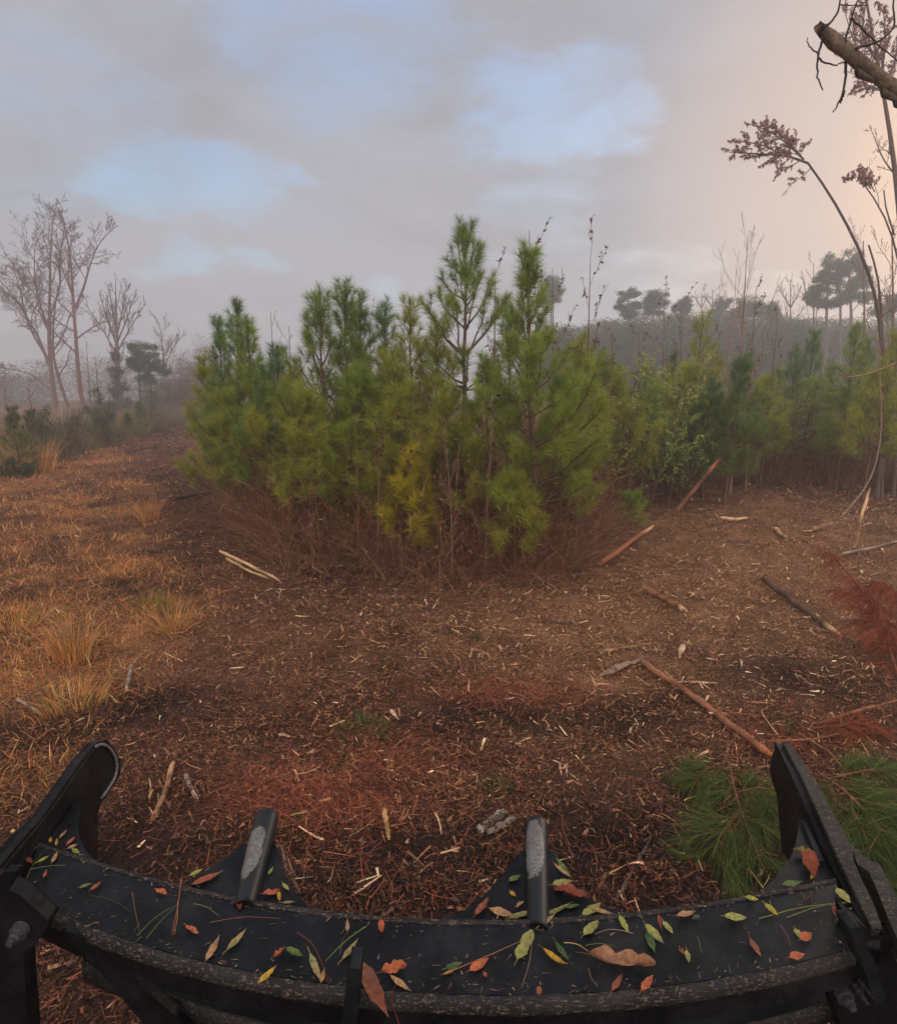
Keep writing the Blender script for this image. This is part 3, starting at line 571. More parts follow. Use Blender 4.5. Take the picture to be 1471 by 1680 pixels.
stick([(640, 1170), (655, 1188)], 7, lin(196, 160, 130), 'pale chip above the wide green grass tuft', 'wood_chip', 'chip')
stick([(457, 1210), (477, 1215)], 9, lin(190, 148, 130), 'pinkish flat chip on dark mulch', 'wood_chip', 'chip', taper=.6)
stick([(1340, 1190), (1400, 1170), (1475, 1150)], 6, RB, 'red-brown twig crossing beyond the right tusk', 'twig', 'twig', raised=[.05, .1, .12])
stick([(1255, 1218), (1330, 1215), (1400, 1200)], 4, RB, 'thin red twig just beyond the right tusk', 'twig', 'twig', raised=[.05, .08, .05])
stick([(1310, 1205), (1360, 1235), (1405, 1290)], 4, lin(128, 92, 66), 'arching twig over the green boughs', 'twig', 'twig', raised=[.05, .16, .08])
stick([(1380, 915), (1430, 905), (1475, 893)], 5, GYW, 'grey twig on the mulch behind the red needles', 'twig', 'twig')
# weathered wood chunk: four torn slabs in one ragged lump
mb = MB(); c0 = G(812, 1368)
for s, (a, b, d) in enumerate((((786, 1372), (832, 1340), 12), ((800, 1374), (846, 1350), 13), ((794, 1360), (826, 1336), 10), ((784, 1362), (792, 1374), 10))):
    A, B = G(*a), G(*b); A[2] += .03; B[2] += .035; n = 9; t = np.linspace(0, 1, n)[:, None]; Q = A+(B-A)*t; Q[:, 2] += .006*np.sin(np.arange(n)*2.1+s)
    rr = d*.5*2.95/F*(1+.07*np.sin(np.arange(n)*1.7+s*2)); rr[0] *= .75; rr[-1] *= .45
    mb.tubes(Q, rr, lin(136, 124, 110)*(.7+.18*s), 5)
tag(mb.build('wood_chunk', M_wood, None, c0), 'weathered grey split wood chunk beside the upright pipe prong', 'wood')
# loose pale splinters, all alike
sp = []
for q in range(84):
    px, py = ((rg.uniform(840, 1460), rg.uniform(860, 1150)) if q % 4 else (rg.uniform(380, 1000), rg.uniform(960, 1300)))
    a = rg.random()*3.14; l = rg.uniform(9, 18)+14*rg.random()**3
    stick([(px, py), (px+l*math.cos(a), py+l*.5*math.sin(a))], rg.uniform(3, 5.5), [PALE, lin(206, 172, 128), TN, lin(184, 150, 122)][q % 4], 'pale torn wood splinter lying loose on the mulch', 'wood_splinter', 'splinter', group='loose pale splinters on the mulch', taper=.6, k=5)
# ------------------------------------------------------------------ young pines
def rv(rg, n): return nrm(rg.normal(size=(n, 3)))
def needles(mb, P, T, L, W, col, rg, ang=(22, 62), segs=2, sag=.25):
    n = len(P); perp = nrm(np.cross(T, rv(rg, n))); a = np.radians(rg.uniform(ang[0], ang[1], n))[:, None]
    D = nrm(T*np.cos(a)+perp*np.sin(a)); S = nrm(np.cross(D, rv(rg, n)))
    mb.strips(P, D, L, W, S, col, segs, sag*rg.random(n), (0, 0, -1))
def along(P, rg, dens, f0):
    """random points and tangents on polylines P (N,n,3) beyond fraction f0"""
    N, n, _ = P.shape; seg = P[:, 1:]-P[:, :-1]; ln = np.linalg.norm(seg, axis=-1).sum(1)
    f0 = np.broadcast_to(f0, (N,)); cnt = np.maximum(1, (ln*(1-f0)*dens*(.85+.3*rg.random(N))).astype(int)); idx = np.repeat(np.arange(N), cnt)
    t = (f0[idx]+(1-f0[idx])*rg.random(len(idx)))*(n-1)*.9999; k = t.astype(int); f = (t-k)[:, None]
    return P[idx, k]*(1-f)+P[idx, k+1]*f, nrm(seg[idx, k]), idx
def pine(loc, h, seed, label, spread=.24, base=.22, dens=230, nl=.19, nw=.0050, col=lin(88, 112, 48), step=.30, lean=(0, 0), name='young_pine', group='young pines of the thicket', shoots=1.0, topn=1.0, r0=None, spire=.25):
    rg = np.random.default_rng(seed); loc = np.asarray(loc, float)
    n = 14; t = np.linspace(0, 1, n); tr = np.stack((lean[0]*t**1.5, lean[1]*t**1.5, h*t), -1)
    tr[1:-1, :2] += (rg.random((n-2, 2))-.5)*.035*h/4
    r0 = r0 or .011*h; mbT = MB(); mbN = MB(); bark = lin(98, 78, 62)
    mbT.tubes(tr, r0*(1-t)**.85+.004, bark, 7)
    B = []; lev = []; z = base*h*(1+.2*rg.random())
    while z < h*.955:
        q = (z/h-base)/(1-base); m = rg.integers(4, 7) if q < .85 else rg.integers(2, 5); a0 = rg.random()*6.28
        for k in range(m):
            prof = (.55+.45*min(1, q/.22))*(1-q)**1.12*(1-spire*min(1, max(0, (q-.25)/.3)))+.07
            Lb = 1.18*spread*h*prof*rg.uniform(.6, 1.15); az = a0+k*6.283/m+rg.uniform(-.5, .5); el = R(12+52*q+rg.uniform(-12, 14))
            p0 = np.array([np.interp(z+rg.uniform(-.06, .06), tr[:, 2], tr[:, i]) for i in range(3)])
            s = np.linspace(0, 1, 6)[:, None]; dh = np.array((math.cos(az), math.sin(az), 0))
            P = p0+dh*Lb*(s*math.cos(el)-.12*s**3)+np.array((0, 0, 1))*Lb*(s*math.sin(el)+(.10+.35*rg.random())*s**2.6)
            P[1:] += (rg.random((5, 3))-.5)*.05*Lb
            B.append(P); lev.append(q)
        z += step*(1-.1*q)*rg.uniform(.8, 1.2)
    B = np.array(B); lev = np.array(lev); Ln = np.linalg.norm(B[:, -1]-B[:, 0], axis=1)
    mbT.tubes(B, (.006+.010*Ln[:, None])*np.linspace(1, .35, 6)*min(1.3, h/4), bark*.9, 4)
    SB = []; sl = []
    for b, q, L in zip(B, lev, Ln):
        for f in np.arange(.38, .97, .17/max(.35, L)/shoots):
            k = min(4, int(f*5)); p = b[k]+(b[k+1]-b[k])*(f*5-k); tn = nrm(b[k+1]-b[k]); sd = nrm(np.cross(tn, (0, 0, 1)))*(1 if rg.random() < .5 else -1)
            d = nrm(tn*.75+sd*rg.uniform(.3, .9)+np.array((0, 0, rg.uniform(.0, .55)))); l = (.16+.34*L*(1-f))*rg.uniform(.7, 1.3)
            s = np.linspace(0, 1, 4)[:, None]; SB.append(p+d*l*s+np.array((0, 0, .22*l))*s**2); sl.append(q)
    SB = np.array(SB); sl = np.array(sl)
    mbT.tubes(SB, np.full((len(SB), 4), .004)*np.linspace(1, .5, 4), bark*.85, 3)
    def paint(n, q, shade):
        c = np.asarray(col)*(.78+.44*rg.random((n, 1)))*shade
        yel = (1-np.asarray(q))[:, None]*.5*rg.random((n, 1)); c = c*(1-yel)+lin(168, 156, 56)*yel
        return c
    shB = .5+.9*rg.random(len(B)); shS = .45+1.0*rg.random(len(SB))
    for P, f0, q, sh, dn in ((B, .66, lev, shB, 1.25), (SB, .42, sl, shS, 1.5)):
        pp, tt, ix = along(P, rg, dens*dn*.95, f0); needles(mbN, pp, tt, nl*(.7+.5*rg.random(len(pp))), nw, paint(len(pp), q[ix], sh[ix][:, None]), rg, (24, 78))
    ends = np.concatenate((B[:, -2:], SB[:, -2:])); eq = np.concatenate((lev, sl))          # candle-like tips
    pp, tt, ix = along(ends, rg, dens*1.6, .3); needles(mbN, pp, tt, nl*.9, nw, paint(len(pp), eq[ix], 1.05), rg, (14, 45), 2, .12)
    lead = tr[None, -3:]; pp, tt, ix = along(lead, rg, dens*2.3*topn, 0.0); needles(mbN, pp, tt, nl*.85, nw, paint(len(pp), np.ones(len(pp)), 1.0), rg, (18, 50), 2, .1)
    th = thing(name, label, 'tree', loc, group)
    mbT.build('trunk', M_bark, th, smooth=True); mbN.build('crown', M_needle, th)
    return th
def at(px, Y, py=None):
    p = PY(px, 640, Y); return np.array((p[0], Y, float(H(p[0], Y))-.03))
def ptop(px, tip, Y): return PY(px, tip, Y)[2]-at(px, Y)[2]
def put_pine(px, tip, Y, seed, label, px_tip=None, **kw):
    lo = at(px, Y); h = ptop(px, tip, Y)
    if px_tip is not None: kw['lean'] = (PY(px_tip, tip, Y)[0]-lo[0], 0)
    return pine(lo, h, seed, label, **kw)
G1 = lin(126, 146, 52); G2 = lin(112, 134, 54); G3 = lin(146, 150, 54); G4 = lin(96, 126, 56); BLG = lin(94, 126, 70)
put_pine(762, 372, 9.6, 11, 'tallest young pine, with a bare stretch of trunk under its spire', spread=.21, base=.50, col=G2, dens=250, step=.42, px_tip=762, spire=.1)
put_pine(886, 405, 8.5, 12, 'broad bright pine at the front of the thicket, with dead vine on its tip', spread=.30, base=.22, col=G1, dens=260, px_tip=860, spire=.5, step=.34)
put_pine(388, 500, 12.2, 13, 'pine with several upright candles at the left end of the thicket', spread=.25, base=.12, col=G4, px_tip=388)
put_pine(412, 520, 11.6, 14, 'blunt-topped pine close against the many-candled one', spread=.20, base=.2, col=G1)
put_pine(338, 590, 14.0, 15, 'short round pine next to the foggy track', spread=.30, base=.08, col=G3)
put_pine(366, 528, 13.4, 29, 'slim pine behind the many-candled pine', spread=.17, base=.2, col=G4)
put_pine(526, 470, 9.8, 16, 'tall dense pine with a bushy twin-lobed top left of centre', spread=.26, base=.28, col=G2, px_tip=524)
put_pine(568, 463, 10.3, 17, 'sharp-tipped pine just right of the bushy-topped one', spread=.20, base=.3, col=G2, px_tip=566)
put_pine(594, 480, 11.2, 18, 'thin pine spire behind the sharp-tipped pine', spread=.13, base=.45, col=G4)
put_pine(634, 498, 12.5, 19, 'small feathery pine tip seen in the gap left of the tallest pine', spread=.16, base=.4, col=G4)
put_pine(674, 490, 11.0, 20, 'rounded yellow-green pine left of the tallest pine', spread=.24, base=.3, col=G3)
put_pine(716, 535, 10.0, 21, 'bushy lower pine in front of the tallest pine', spread=.26, base=.35, col=G3)
put_pine(458, 568, 10.6, 22, 'small dark pine between the left and central pine groups', spread=.17, base=.5, col=BLG)
put_pine(480, 615, 9.7, 23, 'low yellow-green pine spreading before the bushy-topped pine', spread=.34, base=.32, col=G3)
put_pine(640, 590, 9.5, 24, 'wide low pine filling the middle of the thicket', spread=.34, base=.3, col=G3)
put_pine(950, 560, 10.6, 25, 'olive pine behind the broad bright pine', spread=.26, base=.25, col=G3)
put_pine(835, 500, 10.8, 26, 'slender pine tucked behind the broad bright pine', spread=.20, base=.4, col=G2)
put_pine(672, 745, 8.5, 27, 'small golden-yellow pine seedling low in the brown brush', spread=.28, base=.2, col=lin(188, 172, 40), step=.22, dens=300)
put_pine(850, 800, 8.2, 28, 'little green pine seedling under the broad bright pine', spread=.4, base=.2, col=G3, step=.2, dens=260)
put_pine(1046, 826, 11.0, 30, 'knee-high bright green pine seedling by the mulch edge', spread=.7, base=.05, col=lin(118, 158, 48), step=.15, dens=420, nl=.13)
put_pine(560, 800, 9.2, 31, 'dim olive pine seedling in the brush left of centre', spread=.4, base=.1, col=lin(128, 124, 52), step=.2)
put_pine(350, 738, 17.5, 32, 'dark round pine bush beside the track', spread=.65, base=.02, col=lin(80, 106, 54), step=.22)
put_pine(1142, 512, 15.0, 33, 'open airy pine rising from the shrubs right of centre', spread=.22, base=.35, col=G3, dens=170)
put_pine(1205, 590, 13.0, 34, 'dark green pine drooping over the propped pole', spread=.27, base=.18, col=lin(78, 112, 54), dens=290, px_tip=1220)
put_pine(1165, 640, 13.3, 46, 'low dark pine beside the drooping dark pine', spread=.45, base=.2, col=lin(74, 106, 54), dens=250)
put_pine(1325, 545, 19.0, 35, 'blue-green pine in the right thicket with a cone-shaped top', spread=.27, base=.22, col=BLG, dens=190, nw=.006)
put_pine(1300, 565, 18.0, 36, 'grey-green pine left of the blue-green cone-topped pine', spread=.27, base=.22, col=BLG, dens=190, nw=.006)
put_pine(1392, 528, 16.5, 37, 'twin-spired pine in the right thicket', spread=.22, base=.25, col=G1, dens=200, nw=.005)
put_pine(1415, 560, 17.3, 38, 'bushy pine right of the twin-spired pine', spread=.27, base=.25, col=G2, dens=190, nw=.005)
put_pine(1462, 540, 14.0, 39, 'pine cut by the picture edge beyond the leaning saplings', spread=.25, base=.25, col=G3)
put_pine(1275, 600, 20.0, 40, 'low pine at the left end of the right thicket', spread=.30, base=.2, col=G1, dens=180, nw=.006)
put_pine(1360, 590, 21.0, 41, 'pale hazy pine deep in the right thicket', spread=.3, base=.2, col=G2, dens=170, nw=.006)
put_pine(1102, 575, 17.5, 42, 'narrow pine among the bare saplings right of centre', spread=.2, base=.3, col=G4, dens=190)
put_pine(1060, 600, 16.0, 43, 'low pine behind the leafy green shrub', spread=.3, base=.25, col=G1, dens=190)
put_pine(1010, 600, 18.0, 44, 'hazy green pine behind the vine-hung sapling', spread=.28, base=.2, col=G2, dens=180, nw=.005)
put_pine(590, 560, 14.0, 45, 'pine deep behind the central group', spread=.3, base=.2, col=G3, dens=180)

for px, tp, Y, sd, cc, lab in ((436, 610, 10.4, 301, G4, 'pine filling the gap right of the many-candled pine'), (505, 640, 9.1, 302, G3, 'front olive pine below the bushy-topped pine'), (585, 600, 9.3, 303, G1, 'green pine standing before the sharp-tipped pine'), (655, 640, 8.9, 304, G3, 'yellowish pine at the middle front of the thicket'),
        (730, 640, 8.8, 305, G3, 'olive pine at the foot of the tallest pine'), (800, 590, 9.2, 306, G1, 'green pine between the tallest pine and the broad bright one'), (925, 620, 9.0, 307, G1, 'green pine leaning out right of the broad bright pine'), (370, 640, 11.8, 308, G3, 'low pine at the front of the left end of the thicket'),
        (1240, 640, 15.2, 309, G1, 'low pine behind the drooping dark pine'), (1330, 620, 16.8, 310, G1, 'green pine at the front of the right thicket'), (1440, 600, 13.6, 311, G3, 'yellow-green pine before the arching sapling'), (1390, 640, 15.8, 312, G2, 'low pine in the right thicket under the twin-spired one'), (1090, 640, 15.4, 313, G3, 'olive pine half hidden by the leafy yellow-green shrub'), (985, 590, 12.6, 314, G2, 'pine seen behind the vine-hung sapling'), (1012, 625, 11.9, 315, G3, 'bright olive pine just right of the vine-hung sapling'), (1072, 640, 13.4, 316, G1, 'green pine in front of the leafy shrubs'), (1128, 600, 14.2, 317, G3, 'yellow-green pine left of the drooping dark pine'), (1255, 620, 15.6, 318, G3, 'yellowish pine right of the drooping dark pine')):
    put_pine(px, tp, Y, sd, lab, spread=.36, base=.26, col=cc, nw=.005 if Y < 12 else .006)

# ------------------------------------------------------------------ bare trees and saplings
def grow(rg, pts, rad, level, out, kids, ratio, ang, up, wig, lo=.25):
    """recursive twigs; pts (n,3) of a parent limb"""
    n = len(pts); L = np.linalg.norm(np.diff(pts, axis=0), axis=1).sum()
    if level == 0: return
    m = max(2, int(kids[0]*rg.uniform(.75, 1.25)))
    for i in range(m):
        f = lo+(1-lo)*((i+rg.random())/m); k = min(n-2, int(f*(n-1))); u = f*(n-1)-k; p = pts[k]*(1-u)+pts[k+1]*u; tn = nrm(pts[k+1]-pts[k])
        pr = nrm(np.cross(tn, rv(rg, 1)[0])); a = R(rg.uniform(*ang)); d = nrm(tn*math.cos(a)+pr*math.sin(a)+np.array((0, 0, up)))
        l = L*ratio*(1.15-.75*f)*rg.uniform(.6, 1.3); r = np.interp(f, np.linspace(0, 1, n), rad)*.55
        q = np.empty((6, 3)); q[0] = p; dd = d
        for j in range(1, 6):
            dd = nrm(dd+rv(rg, 1)[0]*wig+np.array((0, 0, up*.35))); q[j] = q[j-1]+dd*l/5
        rr = np.linspace(r, max(r*.3, .0015), 6); out.append((q, rr, level)); grow(rg, q, rr, level-1, out, kids[1:], ratio, ang, up, wig, .2)
def resample(P, n):
    s = np.r_[0, np.cumsum(np.linalg.norm(np.diff(P, axis=0), axis=1))]; t = np.linspace(0, s[-1], n)
    # smooth interpolation
    Q = np.stack([np.interp(t, s, P[:, i]) for i in range(3)], -1)
    for _ in range(3): Q[1:-1] = (Q[:-2]+2*Q[1:-1]+Q[2:])/4
    return Q
def bare_tree(loc, limbs, seed, label, name, kids=(9, 6, 5), ratio=.42, ang=(25, 60), up=.12, wig=.22, col=lin(104, 84, 76), minr=.004, group=None, lo=.3, leaves=None, tips=None, cat='tree'):
    """limbs: list of (points (n,3), r0, r1, twig) in world space; leaves: (count per twig, size, colours, low fraction)"""
    rg = np.random.default_rng(seed); loc = np.asarray(loc, float); mbT = MB(); out = []
    for P, r0, r1, tw in limbs:
        Q = resample(np.asarray(P, float), 16); kk = 1.2 if 'bare trees' in (group or '') else 1.0; rad = np.linspace(r0, r1, 16)*kk; mbT.tubes(Q, rad, np.asarray(col)*rg.uniform(.85, 1.1), 7)
        if tw: grow(rg, Q, rad, len(kids), out, [kids[0]*tw, *kids[1:]], ratio, ang, up, wig, lo if tw <= 1 else .1)
    th = thing(name, label, cat, loc, group); mbT.build('trunk', M_bark, th, loc, smooth=True)
    if out:
        mbC = MB(); q = np.array([o[0] for o in out]); r = np.maximum(np.array([o[1] for o in out]), minr)
        mbC.tubes(q, r, np.asarray(col)*(.8+.4*rg.random((len(out), 1))), 3); mbC.build('crown', M_twig, th, loc)
        if leaves:
            c, size, cols, f = leaves; lv = np.array([o[2] for o in out]); tw = q[lv <= (2 if len(kids) > 1 else 1)]
            if tips is not None: tw = tw[[tips(a[-1]) for a in tw]] if len(tw) else tw
            if len(tw):
                pp, tt, ix = along(tw, rg, c, f); n = len(pp); D = nrm(rv(rg, n)+np.array((0, 0, -.4)))
                mbL = MB(); mbL.strips(pp, D, size*(.6+.7*rg.random(n)), size*.55, nrm(np.cross(D, rv(rg, n))), np.asarray(cols)[rg.integers(0, len(cols), n)]*(.75+.5*rg.random((n, 1))), 2, .2, (0, 0, -1))
                mbL.build('leaves', M_fol, th, loc)
    return th
def px3(Y, *pts): return np.array([PY(a, b, Y) for a, b in pts])
LT = lin(112, 90, 82)
Y = 58
def base_at(px, Y): return at(px, Y)
bare_tree(at(88, Y), [(np.vstack((at(90, Y)[None], px3(Y, (84, 620), (80, 540), (83, 470), (82, 400), (90, 345)))), .21, .03, 1),
    (px3(Y, (85, 610), (62, 548), (44, 520), (22, 482), (-8, 452)), .12, .03, .9), (px3(Y, (80, 590), (52, 545), (40, 515), (36, 480), (22, 440)), .10, .025, .8),
    (px3(Y, (84, 640), (50, 612), (20, 606), (-12, 600)), .07, .02, .6), (px3(Y, (80, 540), (66, 500), (56, 455), (58, 400)), .09, .02, .8), (px3(Y, (82, 520), (100, 470), (98, 420), (108, 365)), .08, .02, .7)],
    51, 'big bare tree with wide left-reaching limbs in the fog', 'bare_tree', (16, 10, 8, 4), .40, (25, 62), .1, .22, LT, .0105, 'bare trees in the fog')
bare_tree(at(137, Y), [(np.vstack((at(137, Y)[None], px3(Y, (134, 670), (128, 600), (122, 520), (118, 440), (112, 385), (100, 345)))), .19, .03, 1),
    (px3(Y, (124, 505), (139, 470), (148, 432), (164, 395), (188, 374)), .10, .02, .9), (px3(Y, (121, 490), (108, 455), (96, 425)), .06, .02, .6)],
    52, 'tall bare tree forking high to the right in the fog', 'bare_tree', (14, 10, 8, 4), .37, (25, 65), .08, .22, lin(122, 88, 82), .0105, 'bare trees in the fog')
bare_tree(at(112, Y-1), [(np.vstack((at(118, Y-1)[None], px3(Y-1, (110, 665), (98, 625), (86, 585), (88, 520), (96, 470)))), .14, .03, .8)],
    53, 'leaning bare trunk crossing in front of the big bare tree', 'bare_tree', (10, 7, 6), .32, (25, 60), .1, .2, LT, .0105, 'bare trees in the fog')
Y = 66
bare_tree(at(195, Y), [(np.vstack((at(196, Y)[None], px3(Y, (195, 620), (193, 570), (191, 520), (190, 465)))), .2, .03, 1.1)]+
    [(px3(Y, (193, 585-8*i), (193+dx*.5, 540-5*i), (193+dx, ty)), .08, .02, .8) for i, (dx, ty) in enumerate(((-48, 505), (45, 500), (-30, 480), (30, 478), (-14, 466), (15, 465)))],
    54, 'round-crowned bare tree with fanned twigs in the fog', 'bare_tree', (13, 9, 6, 3), .34, (20, 50), .2, .18, LT, .012, 'bare trees in the fog')
Y = 86
bare_tree(at(270, Y), [(np.vstack((at(270, Y)[None], px3(Y, (270, 620), (268, 575), (262, 530)))), .16, .03, 1), (px3(Y, (270, 600), (285, 570), (302, 545)), .08, .02, 1)],
    55, 'pale bare tree fading into the fog above the track', 'bare_tree', (12, 8, 6), .4, (20, 50), .2, .2, LT, .014, 'bare trees in the fog')
for px, tp, Y, s, lab in ((10, 640, 46, 56, 'short bare sapling at the picture edge in the fog'), (160, 590, 50, 57, 'small bare forked tree between two tall bare trees'), (50, 635, 48, 58, 'thin bare sapling left of the big bare tree'), (145, 560, 58, 59, 'thin grey sapling behind the high-forking tree')):
    bare_tree(at(px, Y), [(np.vstack((at(px, Y)[None], px3(Y, (px+1, (690+tp)/2), (px-3, tp)))), .07, .015, 1)], s, lab, 'bare_tree', (8, 5), .4, (25, 60), .15, .25, LT, .0105, 'bare trees in the fog')
for k, (px, tp, Y) in enumerate(((118, 640, 26), (124, 655, 27), (128, 625, 28), (97, 660, 27), (104, 640, 29), (140, 665, 30))):
    lab = ['pale slim stem standing nearest the grass edge', 'pale slim stem just right of the nearest one', 'taller pale slim stem under the high-forking tree', 'short pale stem left of the slim stems', 'grey slim stem between the short and the nearest stem', 'pale stem at the right end of the slim stems'][k]
    bare_tree(at(px, Y), [(np.vstack((at(px, Y)[None], px3(Y, (px-3, (740+tp)/2), (px-2+3*(k % 2), tp)))), .028, .012, .5)], 60+k, lab, 'bare_sapling', (6,), .3, (25, 60), .2, .2, lin(170, 148, 134), .006, 'slim stems at the fog edge')
# evergreens and shrubs in the fog at the left
def cloud_tree(loc, clumps, trunks, seed, label, name, col, leaf=.22, dens=90, cat='tree', group=None, wide=.35, soft=.42):
    """clumps: (centre, rx, rz) masses of leaf-sized faces, set on limbs"""
    rg = np.random.default_rng(seed); loc = np.asarray(loc, float); mt = MB(); mf = MB()
    for P, r0, r1 in trunks: mt.tubes(resample(np.asarray(P, float), 10), np.linspace(r0, r1, 10), lin(98, 82, 74), 6)
    for c, rx, rz in clumps:
        c = np.asarray(c, float); m = max(5, int(9*rx)); sub = c+rv(rg, m)*np.array((rx, rx, rz))*rg.uniform(.25, .95, (m, 1))
        for sc_ in sub:
            n = int(dens*max(rx, .8)**2/m*3)+40; rr = soft*rx*rg.uniform(.6, 1.2); p = sc_+rg.normal(size=(n, 3))*np.array((rr, rr, rr*.75*min(1.2, rz/rx)+.02))*.55
            D = nrm(rv(rg, n)+np.array((0, 0, .35))); mf.strips(p, D, leaf*(.6+.8*rg.random(n)), leaf*wide, nrm(np.cross(D, rv(rg, n))), np.asarray(col)*(.7+.6*rg.random((n, 1)))*rg.uniform(.75, 1.25), 1, 0, (0, 0, -1))
        if trunks:
            Q = resample(np.asarray(trunks[0][0], float), 10); k = np.argmin(np.abs(Q[:, 2]-(c[2]-rz*.8))); mid = (Q[k]+c)/2+np.array((0, 0, -.1*rx)); mt.tubes(resample(np.array((Q[k], mid, c)), 6), np.linspace(.05, .015, 6), lin(98, 82, 74), 4)
    th = thing(name, label, cat, loc, group)
    if trunks: mt.build('trunk', M_bark, th, loc, smooth=True)
    mf.build('crown' if trunks else 'foliage', M_fol, th, loc); return th
FG = lin(84, 92, 62)
def c3(Y, *cl): return [(PY(px, py, Y+dy), rx*Y/F, rz*Y/F) for px, py, rx, rz, dy in cl]
Y = 58
cloud_tree(at(228, Y), c3(Y, (222, 574, 20, 15, 0), (214, 592, 14, 12, .5), (246, 578, 19, 16, -.4), (258, 600, 20, 15, .3), (230, 606, 18, 14, -.5), (244, 622, 20, 14, .4), (268, 612, 12, 10, 0), (236, 590, 20, 14, 0)), [(np.vstack((at(228, Y)[None], px3(Y, (228, 620), (226, 565)))), .14, .04), (np.vstack((at(247, Y)[None], px3(Y, (247, 630), (245, 575)))), .12, .04)],
    70, 'clumpy dark pine with two thin trunks in the fog', 'pine_tree', FG, .22, 220)
Y = 56
cloud_tree(at(192, Y), c3(Y, (190, 585, 12, 12, 0), (192, 612, 14, 14, 0), (193, 640, 18, 16, 0), (196, 668, 24, 18, 0), (198, 694, 28, 16, 0)), [(np.vstack((at(192, Y)[None], px3(Y, (191, 640), (189, 570)))), .14, .03)], 71, 'dark column-like evergreen under the round bare tree', 'evergreen_tree', lin(86, 84, 64), .21, 220)
lbl = ['low grey-green young pine at the far left in the fog', 'hazy bush under the big bare tree', 'dark young pine left of the slim stems', 'bush behind the slim stems', 'rounded bush right of the slim stems', 'pale green young pine by the track', 'grey bush left of the dark evergreen', 'hazy bush right of the dark evergreen', 'faint bush at the far end of the track', 'tall faint thicket closing the track in the fog', 'faint thicket between pines and track', 'dark green little pine by the orange grass stand', 'bush behind the orange grass stand', 'small pine before the dark evergreen', 'pale hazy bush under the clumpy pine']
for k, (px, py, rx, rz, Y, cc) in enumerate(((15, 715, 26, 32, 30, FG), (60, 705, 24, 30, 32, FG), (45, 715, 16, 36, 27, lin(78, 84, 58)), (110, 705, 28, 30, 33, lin(100, 92, 74)), (155, 695, 22, 28, 31, lin(88, 98, 64)), (225, 690, 24, 22, 34, lin(96, 108, 66)),
        (170, 682, 18, 34, 37, FG), (240, 660, 24, 34, 44, lin(96, 92, 72)), (285, 660, 26, 40, 60, lin(110, 96, 84)), (322, 625, 34, 52, 66, lin(120, 98, 86)), (345, 640, 26, 50, 40, lin(104, 96, 66)), (45, 765, 12, 10, 21, lin(76, 92, 52)), (10, 792, 16, 14, 18, lin(84, 96, 56)), (205, 700, 16, 16, 31, lin(92, 102, 60)), (265, 672, 20, 26, 50, lin(104, 98, 78)))):
    Y = min(Y, float(np.interp(px, (0, 60, 130, 200, 250, 290, 330), (17.5, 20, 24.5, 30, 37, 55, 60)))*(1+.06*(k % 3))); g = at(px, Y); top = PY(px, py-rz, Y)[2]; hh = max(.5, top-g[2]); w_ = rx*Y/F
    if k in (0, 2, 5, 11, 13):
        pine(g, hh*1.05, 400+k, lbl[k], spread=.34, base=.08, col=cc*1.05, dens=150, nw=.005*Y/13, step=.26, name='fog_pine', group='shrubs in the fog', topn=.6); continue
    cl = [((g[0]+w_*.7*math.sin(3*q+k), Y+w_*.6*math.cos(2*q), g[2]+hh*(.14+.19*q)), w_*(1.15-.13*q), hh*.30) for q in range(5)]
    st = [(np.array((g, g+np.array((w_*.5*math.sin(5*q+k), w_*.4*math.cos(4*q), hh*.55)), g+np.array((w_*.95*math.sin(5*q+k+.3), w_*.7*math.cos(4*q), hh*(.8+.25*((q*3+k) % 4)/3))))), .025, .008) for q in range(7)]
    cloud_tree(g, cl, st, 80+k, lbl[k], 'shrub', cc, .04+.0013*Y, 420, 'bush', 'shrubs in the fog', .3, .62)
